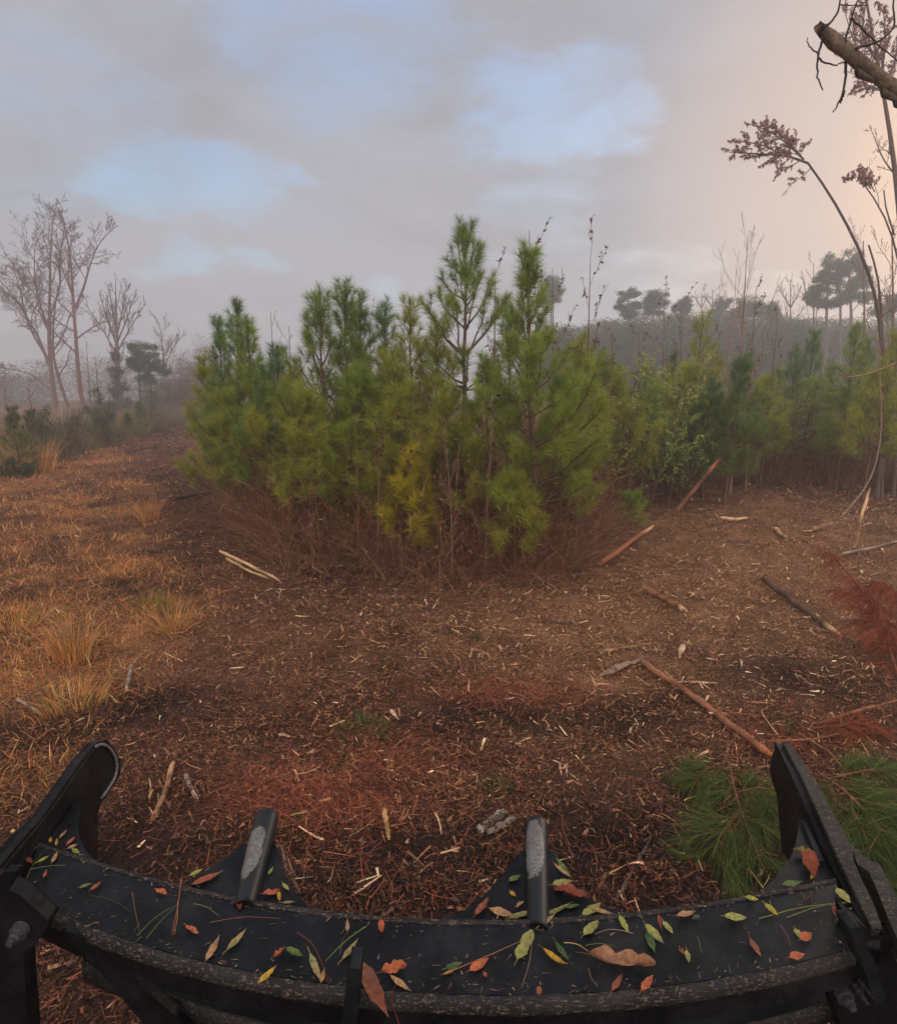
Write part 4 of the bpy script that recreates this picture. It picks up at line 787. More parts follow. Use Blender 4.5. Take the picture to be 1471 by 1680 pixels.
# bare saplings inside the thicket
SAP = lin(112, 86, 72)
for px0, py0s, tips_, Y, s, lab, lf, kd in (
    (870, None, (868, 378), 9.0, 101, 'thin stem with dead curled leaves at its tip against the broad pine', 14, (9, 4)),
    (975, None, (968, 430), 9.6, 102, 'upright bare sapling hung with dry vine right of the broad pine', 10, (12, 4)),
    (918, None, (906, 440), 10.2, 103, 'bare sapling with curled dark leaves behind the broad pine', 14, (9, 5)),
    (1212, None, (1226, 385), 14.2, 104, 'tall bare sapling with upswept branches beside the dark pine', 0, (15, 5)),
    (1238, None, (1240, 470), 14.6, 105, 'vine-tangled stem close behind the tall bare sapling', 12, (10, 6)),
    (452, None, (444, 512), 11.2, 106, 'bare twiggy sapling between the left pine groups', 0, (8, 4)),
    (468, None, (474, 535), 11.6, 107, 'shorter bare sapling right of the twiggy one', 0, (7, 4)),
    (1098, None, (1090, 475), 16.5, 108, 'crooked bare sapling among the reddish brush', 2, (9, 6)),
    (1120, None, (1118, 500), 17.2, 109, 'reddish bare sapling right of the crooked one', 2, (9, 6)),
    (1050, None, (1048, 540), 15.6, 110, 'bare sapling behind the leafy shrub', 5, (9, 6)),
    (820, None, (812, 440), 9.8, 111, 'dark bare sapling left of the broad pine', 6, (9, 4)),
    (694, None, (690, 600), 8.4, 112, 'brown-leaved stem in the gap of the central pines', 8, (9, 4)),
    (1262, None, (1275, 520), 15.5, 113, 'bare sapling leaning right behind the tall bare sapling', 2, (9, 5)),
    (1172, None, (1180, 545), 15.2, 114, 'spindly bare sapling behind the dark pine', 3, (9, 5)),
    (1000, None, (1005, 545), 11.4, 115, 'short bare sapling right of the vine-hung one', 6, (8, 5)),
    (520, None, (508, 690), 8.9, 117, 'thin bare stem at the front left of the brush', 3, (9, 5)),
    (612, None, (622, 700), 8.3, 118, 'thin bare stem rising from the front of the brush below the central pines', 3, (9, 5)),
    (742, None, (728, 690), 8.0, 119, 'slanting bare stem at the very front of the thicket', 3, (9, 5)),
    (800, None, (812, 660), 8.2, 120, 'bare twiggy stem left of the little pine seedling', 4, (9, 5)),
    (950, None, (962, 700), 9.2, 141, 'bare twiggy stem at the right front of the brush', 4, (9, 5)),
    (420, None, (428, 650), 11.4, 142, 'bare stem at the left end of the brush', 3, (9, 5)),
    (1040, None, (1030, 660), 12.0, 143, 'bare reddish stem before the leafy shrubs', 4, (10, 6)),
    (1110, None, (1122, 640), 13.0, 144, 'grey bare stem rising through the leafy shrubs', 3, (10, 6)),
    (600, None, (606, 520), 11.0, 116, 'spindly stem with hanging dry vine among the central pines', 12, (6, 4))):
    g = at(px0, Y); tp = PY(tips_[0], tips_[1], Y); md = (g+tp)/2+np.array((.04*(s % 3-1), 0, 0))
    hgt = tp[2]-g[2]
    bare_tree(g, [(np.array((g, md, tp)), .007*hgt, .004, 1)], s, lab, 'bare_sapling', kd, .40 if s == 104 else .27, (20, 55), .22, .2, SAP if s != 104 else lin(122, 96, 82), .0035, 'bare saplings in the thicket', .22,
              (lf*.9, .07, [lin(84, 56, 46), lin(104, 66, 46), lin(66, 48, 42)], .35) if lf else None)
# leafy shrubs
for px, py, rx, rz, Y, s, cc, lab in ((1075, 690, 85, 75, 12.6, 121, lin(108, 124, 58), 'leafy yellow-green shrub right of the vine-hung sapling'), (1010, 640, 50, 60, 12.2, 122, lin(84, 92, 52), 'dark small-leaved shrub at the foot of the vine-hung sapling'), (1130, 740, 60, 50, 12.8, 123, lin(72, 84, 50), 'shaded shrub beneath the leafy yellow-green one'), (1165, 670, 60, 60, 13.6, 124, lin(120, 126, 64), 'olive leafy shrub left of the drooping dark pine'), (1030, 740, 55, 55, 12.4, 125, lin(92, 90, 54), 'brown-green shrub low at the shaded thicket foot'), (990, 715, 45, 70, 11.4, 126, lin(104, 100, 56), 'thin leafy shrub at the right flank of the broad bright pine'), (1110, 620, 60, 50, 14.4, 127, lin(132, 136, 70), 'pale yellow-green shrub behind the leafy one'), (1285, 690, 50, 60, 16.6, 128, lin(96, 92, 58), 'brownish shrub right of the drooping dark pine')):
    g = at(px, Y); w_ = rx*Y/F; top = PY(px, py-rz, Y)[2]-g[2]
    limbs = [(np.array((g, g+np.array((.35*w_*math.cos(q*1.3), .3*w_*math.sin(q*1.3), top*.5)), g+np.array((w_*.8*math.cos(q*1.3+.2), .6*w_*math.sin(q*1.3), top*(.75+.25*((q*7) % 5)/5))))), .014, .004, 1) for q in range(9)]
    bare_tree(g, limbs, s, lab, 'leafy_shrub', (9, 5), .34, (25, 65), .1, .25, lin(92, 74, 60), .003, None, .25, (70, .05, [cc*1.5, cc*2.0, cc*1.1, lin(170, 176, 84)], .05), None, 'shrub')
# ------------------------------------------------------------------ underbrush: uncountable stems, brambles and dead leaves
rg = np.random.default_rng(99)
ub = MB(); n = 250000
BXE = np.array([-30, -19, -11.5, -8.2, -3.6, -2.6, -1.2, .3, 1.5, 2.4, 3.3, 4.9, 9.5, 13, 30]); BYE = np.array([95, 62, 34, 20, 11.2, 9.4, 8.3, 7.9, 8.5, 10.0, 12.4, 14.6, 16.5, 15.5, 15])
x = np.concatenate((rg.uniform(-4.4, 3.4, n*2//5), rg.uniform(2.2, 12, n*2//5), rg.uniform(-13, 19, n-2*(n*2//5)))); y = np.interp(x, BXE, BYE)+.25+1.7*(fbm(x/.9, x*0+.5, 71)-.5)-.35*rg.exponential(.6, n)+rg.exponential(1.8, n)
k = (y < 28) & (np.abs(x) < y*.85+1); x, y = x[k], y[k]; n = len(x)
edge = np.clip(1.2-wood_mask(x, y-1.0), 0, 1)
L = (.35+1.25*rg.random(n)**1.6)*(.55+.45*rg.random(n))*(.65+.9*fbm(x/.7, y/.7, 73))
BRS = [lin(116, 74, 58), lin(142, 94, 72), lin(80, 52, 42), lin(182, 140, 110), lin(126, 104, 66)]
blades(ub, x, y, L, .004+.005*rg.random(n), pal(n, BRS, (4, 3, 3, 1.2, 1))*(.55+.9*fbm(x/.45, y/.45, 75))[:, None]+lin(120, 104, 80)*(np.clip(fbm(x/.6, y/.6, 77)-.5, 0, 1)*1.6)[:, None], 1.15, 4, .75)
m = 60000; i = rg.integers(0, n, m); p = np.stack((x[i]+rg.normal(size=m)*.25, y[i]+rg.normal(size=m)*.25, H(x[i], y[i])+.05+1.2*rg.random(m)**1.4), -1)
D = nrm(rv(rg, m)+np.array((0, 0, .2))); ub.strips(p, D, .10+.35*rg.random(m), .004+.003*rg.random(m), nrm(np.cross(D, rv(rg, m))), pal(m, BRS, (4, 3, 3, 1.2, 1)), 3, .4*rg.random(m), rv(rg, m))
m = 30000; i = rg.integers(0, n, m); p = np.stack((x[i]+rg.normal(size=m)*.25, y[i]+rg.normal(size=m)*.25, H(x[i], y[i])+.05+1.1*rg.random(m)), -1)
D = rv(rg, m); ub.strips(p, D, .035+.03*rg.random(m), .02, nrm(np.cross(D, rv(rg, m))), pal(m, [lin(120, 74, 54), lin(90, 60, 46), lin(124, 124, 58), lin(160, 112, 82)], (3, 3, 1.6, .8)), 2, .3, (0, 0, -1))
m = 14000; xx = rg.uniform(-7, 12, m); yy = np.interp(xx, BXE, BYE)+.4+rg.exponential(2.0, m); blades(ub, xx, yy, 1.0+1.7*rg.random(m)**1.4, .006+.006*rg.random(m), pal(m, BRS, (4, 3, 3, 1.2, 1)), .4, 4, .3)
m = 16000; xx = rg.uniform(-6, 12, m); yy = np.interp(xx, BXE, BYE)+.3+rg.exponential(1.6, m); p = np.stack((xx, yy, H(xx, yy)+.2+1.9*rg.random(m)**1.2), -1); p[:, :2] += rg.normal(size=(m, 2))*.06
keep = fbm(xx/.5, p[:, 2]/.5+yy, 79) > .5; p = p[keep]; m = len(p); D = rv(rg, m); ub.strips(p, D, .03+.035*rg.random(m), .02, nrm(np.cross(D, rv(rg, m))), pal(m, [lin(128, 134, 60), lin(96, 110, 54), lin(168, 160, 76), lin(120, 80, 58)], (3, 3, 1, 2)), 2, .3, (0, 0, -1))
tag(ub.build('underbrush', M_twig), 'tangled brown underbrush of stems and dead leaves beneath the young pines', 'underbrush', kind='stuff')
# reddish tall brush standing behind, right of centre
tb = MB(); n = 26000; x = rg.uniform(1, 20, n); y = rg.uniform(14.5, 30, n); k = wood_mask(x, y) > .5; x, y = x[k], y[k]
blades(tb, x, y, 1.2+1.9*rg.random(len(x))**1.5, .008+.008*rg.random(len(x)), pal(len(x), [lin(150, 112, 92), lin(128, 98, 78), lin(122, 116, 74), lin(170, 132, 110)], (3, 3, 2, 1)), .35, 4, .25)
tag(tb.build('undergrowth', M_twig), 'reddish grey leafless undergrowth behind the leafy shrubs', 'undergrowth', kind='stuff')

lb = MB(); n = 34000; y = 15+rg.random(n)**.8*45; x = np.interp(y, [15, 17, 21.3, 29.5, 36, 45, 60], [-11.8, -12.6, -13.6, -15.9, -17.6, -19.8, -24])-rg.exponential(3.5, n)+.8*(fbm(y/1.3, y*0, 93)-.5)
k = (x > -1.0*y); x, y = x[k], y[k]; n = len(x)
blades(lb, x, y, (.5+1.3*rg.random(n)**1.6)*(.5+1.0*fbm(x/1.5, y/1.5, 91)), .008+.010*rg.random(n), pal(n, [lin(126, 100, 80), lin(104, 96, 66), lin(146, 112, 84), lin(96, 104, 62)], (3, 3, 2, 2)), .7, 3, .5)
tag(lb.build('brush', M_twig), 'grey-brown low brush along the foggy left border of the grass', 'brush', kind='stuff')
# ------------------------------------------------------------------ right-hand leaning saplings
BK = lin(92, 76, 70); PUR = [lin(166, 122, 118), lin(140, 100, 98), lin(184, 142, 130)]
Y = 14.0
lean_l = [(np.vstack((at(1462, Y)[None], px3(Y, (1452, 640), (1446, 560), (1438, 480), (1420, 425), (1396, 385), (1370, 330), (1345, 290), (1325, 268)))), .054, .02, 0),
          (px3(Y, (1325, 268), (1300, 258), (1272, 254), (1240, 252), (1196, 250)), .025, .006, 1.6), (px3(Y, (1318, 262), (1290, 235), (1262, 215), (1232, 205)), .02, .006, 1.6),
          (px3(Y, (1312, 264), (1278, 252), (1245, 235), (1205, 232)), .016, .005, 1.6), (px3(Y, (1318, 262), (1305, 245), (1282, 225), (1262, 200)), .014, .005, 1.4),
          (px3(Y, (1330, 275), (1318, 288), (1302, 298), (1284, 318)), .010, .003, .6)]
bare_tree(at(1462, Y), lean_l, 131, 'tall sapling arching left, with a tuft of purplish leaves at its tip', 'leaning_sapling', (13, 8, 4), .30, (20, 60), .03, .28, BK, .0028, None, .1, (60, .05, PUR, .1), lambda p: p[0] < PY(1322, 260, 14.0)[0] and p[2] > PY(0, 300, 14.0)[2])
Y = 15.0
bare_tree(at(1505, Y), [(np.vstack((at(1505, Y)[None], px3(Y, (1490, 560), (1478, 380), (1468, 270), (1457, 200), (1450, 150), (1438, 95), (1425, 40), (1415, -30)))), .11, .02, 0),
    (px3(Y, (1452, 160), (1420, 110), (1400, 70), (1385, 20)), .03, .006, 1.5), (px3(Y, (1445, 120), (1452, 70), (1448, 10)), .03, .006, 1.5), (px3(Y, (1440, 100), (1412, 60), (1420, 0)), .03, .006, 1.5), (px3(Y, (1450, 150), (1470, 90), (1480, 30)), .03, .006, 1.4),
    (px3(Y, (1447, 150), (1420, 138), (1398, 148)), .02, .006, 1.4), (px3(Y, (1447, 140), (1425, 100), (1368, 60)), .02, .005, 1.3),
    (px3(Y, (1470, 290), (1448, 262), (1425, 205)), .02, .004, .7), (px3(Y, (1468, 262), (1452, 245), (1432, 248)), .015, .004, .5)],
    132, 'tall leafy tree at the upper right corner behind the broken limb', 'corner_tree', (12, 8, 4), .34, (20, 60), .06, .26, lin(110, 90, 82), .003, None, .1, (24, .055, PUR, .1), lambda p: p[2] > PY(0, 165, 15.0)[2])
Y = 14.6
bare_tree(at(1490, Y), [(np.vstack((at(1490, Y)[None], px3(Y, (1482, 500), (1474, 410), (1458, 365), (1440, 325), (1412, 296)))), .05, .012, .4), (px3(Y, (1428, 310), (1410, 290), (1384, 292)), .012, .004, 1.8), (px3(Y, (1434, 315), (1418, 285), (1408, 275)), .012, .004, 1.6),
    (px3(Y, (1466, 385), (1452, 340), (1449, 312)), .02, .012, 0)], 133, 'small crooked tree with a reddish leaf cluster at the picture edge', 'crooked_tree', (11, 7, 4), .3, (20, 60), .08, .27, BK, .0028, None, .1, (50, .05, PUR, .1), lambda p: p[0] < PY(1440, 290, 14.6)[0] and p[2] > PY(0, 312, 14.6)[2])
Y = 14.2
bare_tree(at(1470, Y), [(np.vstack((at(1470, Y)[None], px3(Y, (1452, 620), (1444, 540), (1445, 485), (1440, 440), (1424, 402)))), .045, .018, .5)], 134, 'snapped dark stem forking beside the arching sapling', 'snapped_sapling', (7, 4), .25, (25, 60), .1, .25, BK, .0035)
Y = 12.0
bare_tree(at(1405, Y), [(np.vstack((at(1405, Y)[None], px3(Y, (1430, 790), (1445, 720), (1446, 660), (1440, 610), (1444, 560)))), .022, .008, .5)], 135, 'thin pale stem curving up before the right thicket', 'bare_sapling', (7, 4), .28, (25, 60), .15, .25, lin(140, 116, 98), .003)
Y = 7.0
bare_tree(PY(1540, 575, Y), [(px3(Y, (1372, 612), (1376, 622), (1400, 621), (1440, 608), (1500, 584), (1580, 560)), .006, .018, 0), (np.vstack((px3(Y, (1580, 560)), at(1600, Y)[None])), .02, .03, .5)], 136, 'single bare pale branch reaching in from the picture edge', 'overhanging_branch', (6, 4), .25, (25, 60), .1, .25, lin(140, 118, 84), .003)
for px, tp, Y, s, lab in ((1415, 395, 22, 137, 'hazy bare tree behind the arching sapling'), (1462, 380, 20, 138, 'hazy bare tree at the picture edge'), (1440, 470, 24, 139, 'thin hazy tree between the leaning saplings')):
    bare_tree(at(px, Y), [(np.vstack((at(px, Y)[None], px3(Y, (px+3, (700+tp)/2), (px, tp)))), .07, .015, 1)], s, lab, 'bare_tree', (10, 6, 4), .35, (20, 55), .2, .22, lin(120, 98, 88), .006)
# broken limb at the top right, thick, mossy, with hanging twigs; its tree stands just outside the frame
Y = 4.2
def pt(px, py, y=Y): return PY(px, py, y)
g = at(2050, Y+.2); mbT = MB(); main = np.array((pt(1347, 50), pt(1372, 72), pt(1400, 95), pt(1436, 122), pt(1475, 152), pt(1560, 225), pt(1720, 420), pt(1900, 760), g))
Q = resample(main, 60); rr = np.interp(np.linspace(0, 1, 60), (0, .1, .3, 1), (.034, .043, .052, .11))*(1+.12*np.sin(np.arange(60)*1.9)*np.cos(np.arange(60)*.7)); rr[0] *= .8
mbT.tubes(Q, rr, lin(112, 96, 84)*(.75+.4*rg.random((60, 1, 1))*np.ones((1, 12, 1))).reshape(-1, 1)*np.array((1, .98, .85)), 12)
Vv = mbT.v[-1].reshape(60, 12, 3); nv = 1+.34*(vnoise(np.arange(60)[:, None]*.9, np.arange(12)[None, :]*1.3, 7)-.5)+.16*(rg.random((60, 12))-.5); Vv = Q[:, None, :]+(Vv-Q[:, None, :])*nv[:, :, None]; Vv[0] += (rg.random((12, 1))-.3)*nrm(Q[0]-Q[1])*.07; mbT.v[-1] = Vv.reshape(-1, 3)
for k in (3, 5, 6, 8): mbT.tubes(np.array((Q[k]+np.array((-.03, -.02, -.05)), Q[k]+np.array((-.01, -.02, -.075)), Q[k+1]+np.array((0, -.02, -.06)))), np.array((.012, .022, .012)), lin(84, 70, 62), 6)
mbB = MB()
for p, r in ((((1352, 45), (1364, 35), (1374, 20), (1379, -10)), .008), (((1350, 62), (1342, 84), (1340, 100), (1338, 118), (1345, 138), (1349, 148)), .0075), (((1341, 88), (1330, 80), (1325, 72), (1323, 62)), .005), (((1386, 100), (1387, 125), (1383, 150), (1377, 168), (1365, 184)), .0085), (((1341, 95), (1352, 105), (1370, 107), (1385, 103)), .006), (((1387, 68), (1391, 45), (1398, 20), (1410, -12)), .007), (((1403, 80), (1430, 72), (1455, 62), (1470, 40), (1462, 0), (1466, -20)), .008), (((1378, 8), (1395, 8), (1420, 10)), .004), (((1396, 30), (1420, 55), (1445, 78), (1480, 108)), .006), (((1383, 150), (1378, 170)), .010)):
    P = resample(np.array([pt(a, b, Y-.05+.02*(i % 2)) for i, (a, b) in enumerate(p)]), 14); P[1:-1] += (rg.random((12, 3))-.5)*.008; mbB.tubes(P, np.linspace(r, r*.45, 14), lin(64, 52, 48), 6)
th = thing('broken_limb', 'thick broken mossy limb with dangling twigs at the upper right corner', 'branch', g); mbT.build('trunk', M_bark, th, g, smooth=True); mbB.build('twigs', M_bark, th, g, smooth=True)

# ------------------------------------------------------------------ far tree line at the right, fading into the air
FP = lin(70, 80, 58)
far = [  # px, base py top etc: clumps in pixels, distance, label
    (903, 55, [(903, 468, 18, 9), (892, 480, 10, 6), (915, 482, 12, 7), (900, 492, 16, 7)], 'far pine crown seen right behind the broad bright pine'),
    (1032, 52, [(1030, 488, 15, 9), (1018, 502, 10, 7), (1044, 500, 11, 7), (1032, 514, 18, 8)], 'far round pine at the left end of the tree line'),
    (1073, 52, [(1068, 488, 16, 9), (1086, 494, 11, 8), (1074, 508, 18, 8)], 'far flat-topped pine second in the tree line'),
    (1117, 53, [(1117, 494, 12, 9), (1110, 508, 10, 7), (1124, 508, 11, 7)], 'far small pine third in the tree line'),
    (1187, 54, [(1186, 496, 12, 9), (1178, 512, 14, 8)], 'far pine left behind the tall bare sapling'),
    (1230, 52, [(1228, 500, 20, 11), (1215, 515, 18, 9), (1245, 512, 16, 9)], 'far broad pine right behind the tall bare sapling'),
    (1265, 52, [(1262, 508, 14, 9), (1270, 522, 16, 8)], 'far low pine right of the broad far pine'),
    (1354, 42, [(1358, 438, 17, 13), (1344, 458, 13, 9), (1340, 480, 16, 10), (1364, 468, 14, 10), (1352, 500, 20, 8), (1330, 492, 10, 6)], 'tall hazy pine with a rounded top, left of a close pair'),
    (1396, 41, [(1390, 428, 16, 9), (1408, 436, 14, 8), (1384, 448, 12, 8), (1404, 462, 18, 9), (1392, 484, 14, 8), (1414, 488, 16, 9), (1418, 450, 12, 8)], 'tall hazy pine with layered crown, right of a close pair'),
    (1378, 44, [(1376, 462, 10, 14), (1378, 486, 14, 12)], 'narrow hazy pine between the close pair'),
    (1455, 40, [(1455, 505, 20, 12), (1470, 490, 16, 12)], 'hazy pine low behind the leaning saplings')]
for k, (px, Y, cl, lab) in enumerate(far):
    Y *= 1.45
    tp = min(c[1]-c[3] for c in cl)
    cloud_tree(at(px, Y), c3(Y, *[(a, b, rx*1.08, rz*1.45, ((i*37) % 5-2)*.2) for i, (a, b, rx, rz) in enumerate(cl)]), [(np.vstack((at(px, Y)[None], px3(Y, (px+1, (620+tp)/2), (cl[0][0], tp+6)))), .22, .07)], 150+k, lab, 'pine_tree', FP, .24, 420, 'tree', 'far pines of the hazy tree line')
for px, tp, Y, s, lab in ((1296, 458, 46, 171, 'hazy bare tree with spreading crown left of the tall hazy pines'), (1334, 432, 45, 172, 'faint bare tree top beside the rounded hazy pine'), (1168, 476, 50, 173, 'faint bare tree top left of the tall bare sapling'), (1150, 480, 52, 174, 'faint bare tree top right of the far small pine')):
    Y *= 1.45
    bare_tree(at(px, Y), [(np.vstack((at(px, Y)[None], px3(Y, (px, (640+tp)/2), (px, tp)))), .17, .03, 1)]+[(px3(Y, (px, 505), (px+dx*.6, 485), (px+dx, tp+12)), .08, .03, .8) for dx in (-20, 18)], s, lab, 'bare_tree', (9, 6, 4), .34, (20, 50), .2, .2, lin(108, 88, 82), .014)
# the closed mass of far woods under those crowns
rg = np.random.default_rng(5); wd = MB()
for q in range(230):
    px = rg.uniform(860, 1640); Y = rg.uniform(66, 96); tp = np.interp(px, (860, 1000, 1180, 1300, 1480, 1640), (545, 520, 503, 520, 515, 500))+rg.uniform(0, 26)+(Y-66)*.14
    g = at(px, Y); top = PY(px, tp, Y)[2]; w_ = rg.uniform(1.5, 2.8); n = 1500
    zz = rg.random(n)**.8; p = np.stack((g[0]+rg.normal(size=n)*w_*.6*(1.1-.6*zz), Y+rg.normal(size=n)*w_*.6, g[2]+(top-g[2])*zz), -1); D = nrm(rv(rg, n)+np.array((0, 0, .5)))
    wd.strips(p, D, .30*(.6+.8*rg.random(n)), .10, nrm(np.cross(D, rv(rg, n))), (lin(84, 76, 58) if q % 3 == 0 else lin(66, 78, 50))*(.75+.5*rg.random((n, 1))), 1, 0, (0, 0, -1))
    wd.tubes(np.array((g, (g+np.array((g[0], Y, top)))/2, np.array((g[0]+rg.normal()*.3, Y, top)))), np.array((.12, .09, .03)), lin(90, 76, 68), 4, False)
tag(wd.build('woods', M_fol), 'far misty woods closing the view behind the right thicket', 'woods', kind='stuff')
wd = MB()
for q in range(110):   # fog-drowned woods behind the left trees and the track
    px = rg.uniform(-300, 480); Y = rg.uniform(90, 130); g = at(px, Y); top = g[2]+rg.uniform(3.5, 8); w_ = rg.uniform(2, 4); n = 800
    zz = rg.random(n)**.8; p = np.stack((g[0]+rg.normal(size=n)*w_*.6, Y+rg.normal(size=n)*w_*.6, g[2]+(top-g[2])*zz), -1); D = nrm(rv(rg, n)+np.array((0, 0, .5)))
    wd.strips(p, D, .36, .11, nrm(np.cross(D, rv(rg, n))), lin(100, 88, 76)*(.75+.5*rg.random((n, 1))), 1, 0, (0, 0, -1))
tag(wd.build('woods', M_fol), 'fog-drowned woods behind the bare trees', 'woods', kind='stuff')

# ------------------------------------------------------------------ boughs lying on the ground at the right
def bough(stems, seed, label, name, cols, nl, nw, dens, droop, sub=9, sl=.32, bark=lin(112, 80, 58), cat='pine bough', hang=False):
    rg = np.random.default_rng(seed); mt = MB(); mn = MB(); S = []
    for P, r in stems:
        Q = resample(np.asarray(P, float), 14); mt.tubes(Q, np.linspace(r, r*.4, 14), bark, 6)
        for k in range(sub):
            f = .12+.88*(k+rg.random())/sub; j = min(12, int(f*13)); p = Q[j]; tn = nrm(Q[j+1]-Q[j]); sd = nrm(np.cross(tn, (0, 0, 1)))*(1 if k % 2 else -1)
            d = nrm(tn*.7+sd*rg.uniform(.4, .9)+np.array((0, 0, rg.uniform(-.1, .3)))); s = np.linspace(0, 1, 6)[:, None]; l = sl*rg.uniform(.6, 1.3)
            q = p+d*l*s+np.array((0, 0, -.25*l))*s**2; q[:, 2] = np.maximum(q[:, 2], H(q[:, 0], q[:, 1])+.02); S.append(q)
        S.append(np.array([Q[int(i)] for i in np.linspace(6, 13, 6)]))
    S = np.array(S); mt.tubes(S, np.full((len(S), 6), .0035), bark, 4)
    pp, tt, ix = along(S, rg, dens, .15); n = len(pp); c = np.asarray(cols)[rg.integers(0, len(cols), n)]*(.7+.6*rg.random((n, 1)))*(.8+.4*rg.random(len(S)))[ix][:, None]
    if hang:
        D = nrm(rv(rg, n)*.7+tt*.4+np.array((0, 0, -.8))); Sd = nrm(np.cross(D, rv(rg, n))); L = nl*(.6+.6*rg.random(n))
        mn.strips(pp, D, L, nw, Sd, c, 2, .1, (0, 0, -1))
    else: needles(mn, pp, tt, nl*(.7+.5*rg.random(n)), nw, c, rg, (15, 55), 3, droop)
    V = mn.v[-1]; 
    mn.v[-1] = np.concatenate((V[:, :2], np.maximum(V[:, 2], H(V[:, 0], V[:, 1])+.004*1)[:, None]), 1)
    o = np.asarray(stems[0][0][0], float); th = thing(name, label, cat, o); mt.build('stem', M_bark, th, o, smooth=True); mn.build('needles', M_needle, th, o); return th
def gl(*pts): return np.array([G(a, b, z) for a, b, z in pts])
GB = [lin(76, 98, 40), lin(62, 86, 38), lin(104, 116, 50)]
bough([(gl((1195, 1250, .12), (1205, 1300, .22), (1225, 1360, .22), (1250, 1420, .12)), .009), (gl((1190, 1250, .1), (1160, 1260, .14), (1135, 1290, .1)), .006), (gl((1210, 1300, .18), (1250, 1290, .22), (1285, 1320, .2)), .006), (gl((1215, 1330, .2), (1180, 1370, .18), (1170, 1400, .1)), .006)], 201,
      'fresh green pine bough on the ground left of the black right tusk', 'pine_bough', GB, .19, .0026, 520, .4, 9, .20)
bough([(gl((1345, 1270, .25), (1390, 1300, .32), (1430, 1345, .30), (1480, 1400, .3)), .011), (gl((1350, 1280, .2), (1390, 1270, .28), (1440, 1260, .25), (1490, 1262, .2)), .008), (gl((1400, 1330, .28), (1430, 1400, .28), (1460, 1470, .2)), .007), (gl((1360, 1290, .2), (1385, 1340, .25), (1410, 1390, .2)), .006), (gl((1440, 1310, .3), (1500, 1330, .3), (1540, 1350, .3)), .007)], 202,
      'large green pine bough heaped right of the black right tusk', 'pine_bough', GB, .21, .0026, 560, .45, 9, .24)
RD = [lin(140, 70, 46), lin(118, 58, 42), lin(160, 84, 54)]
d5 = 5.9
bough([(np.array((G(1480, 1130), PY(1440, 1010, d5), PY(1400, 950, d5), PY(1358, 905, d5))), .012), (np.array((G(1500, 1110), PY(1462, 1010, 5.7), PY(1430, 975, 5.7), PY(1375, 970, 5.7))), .009), (np.array((G(1520, 1130), PY(1485, 1040, 5.5), PY(1445, 1020, 5.5), PY(1400, 1030, 5.5))), .009), (np.array((PY(1500, 1010, 5.8), PY(1465, 965, 5.8), PY(1440, 950, 5.8), PY(1415, 965, 5.8))), .007)], 203,
      'rust-red dead pine bough drooping over the mulch at the picture edge', 'dead_bough', RD, .20, .0028, 330, .3, 12, .26, lin(112, 66, 50), 'dead bough', True)
bough([(gl((1330, 1195, .1), (1370, 1190, .15), (1420, 1185, .12)), .006)], 204, 'small heap of rust-red needles behind the right tusk', 'dead_bough', RD, .15, .003, 420, .3, 7, .18, lin(112, 66, 50), 'dead bough')
# ------------------------------------------------------------------ black push guard of the machine
ZB, ZL, ZG = 1.20, .95, 1.175
guard = thing('push_guard', 'black steel push guard of a mulching machine, strewn with leaves', 'machine guard', (0, 1.3, ZB)); GO = np.array((0, 1.3, ZB))
def fitline(pts, z, deg, n=64, x0=None, x1=None):
    P = np.array([PZ(a, b, z) for a, b in pts]); c = np.polyfit(P[:, 0], P[:, 1], deg); x = np.linspace(P[0, 0] if x0 is None else x0, P[-1, 0] if x1 is None else x1, n)
    return np.stack((x, np.polyval(c, x), np.full(n, z)), -1)
BK_ = fitline([(65, 1385), (250, 1442), (460, 1487), (700, 1510), (900, 1510), (1180, 1480), (1370, 1443)], ZB, 4)
FR_ = fitline([(32, 1467), (200, 1540), (430, 1597), (650, 1628), (880, 1633), (1150, 1610), (1402, 1555)], ZB, 4)
def arc(prof, B, Fv, wob=0.0, zb=None):
    d = nrm(Fv-B); rings = []
    for i in range(len(B)):
        rings.append([B[i]*(1-a)+Fv[i]*a+d[i]*(b+wob*(vnoise(i*.9, k*3.1)-.5))+np.array((0, 0, z+wob*(vnoise(i*1.3, k*2.3+9)-.5))) for k, (a, b, z) in enumerate(prof)])
    return np.array(rings)
def part(name, m, mb, smooth=False, bev=.003):
    o = mb.build(name, m, guard, GO, smooth)
    if bev:
        b = o.modifiers.new('bevel', 'BEVEL'); b.width = bev; b.segments = 2; b.limit_method = 'ANGLE'; b.angle_limit = R(40)
    return o
mb = MB(); mb.sweep(arc([(0, .010, -.03), (0, .010, -.0005), (0, .012, 0), (1, -.002, 0), (1, 0, -.03)], BK_, FR_)); part('top_plate', M_paint, mb, bev=0)
mb = MB(); mb.sweep(arc([(0, -.004, -.035), (0, -.005, .000), (0, -.002, .004), (0, .007, .0042), (0, .0098, .001), (0, .0098, -.03)], BK_, FR_, .0022)); part('rear_edge', M_worn, mb, True, 0)
mb = MB(); mb.sweep(arc([(1, .0002, -.03), (1, .0002, .0012), (1, .004, .002), (1, .012, -.003), (1, .018, -.012), (1, .0205, -.024), (1, .0205, -.030), (1, .012, -.032)], BK_, FR_, .0026)); part('front_lip', M_worn, mb, True, 0)
mb = MB(); mb.sweep(arc([(1, .002, -.0325), (1, .0185, -.0305), (1, .0175, -.085), (1, .006, -.098), (1, -.008, -.098), (1, -.008, -.04)], BK_, FR_, .0008)); part('front_face', M_black, mb, False, 0)
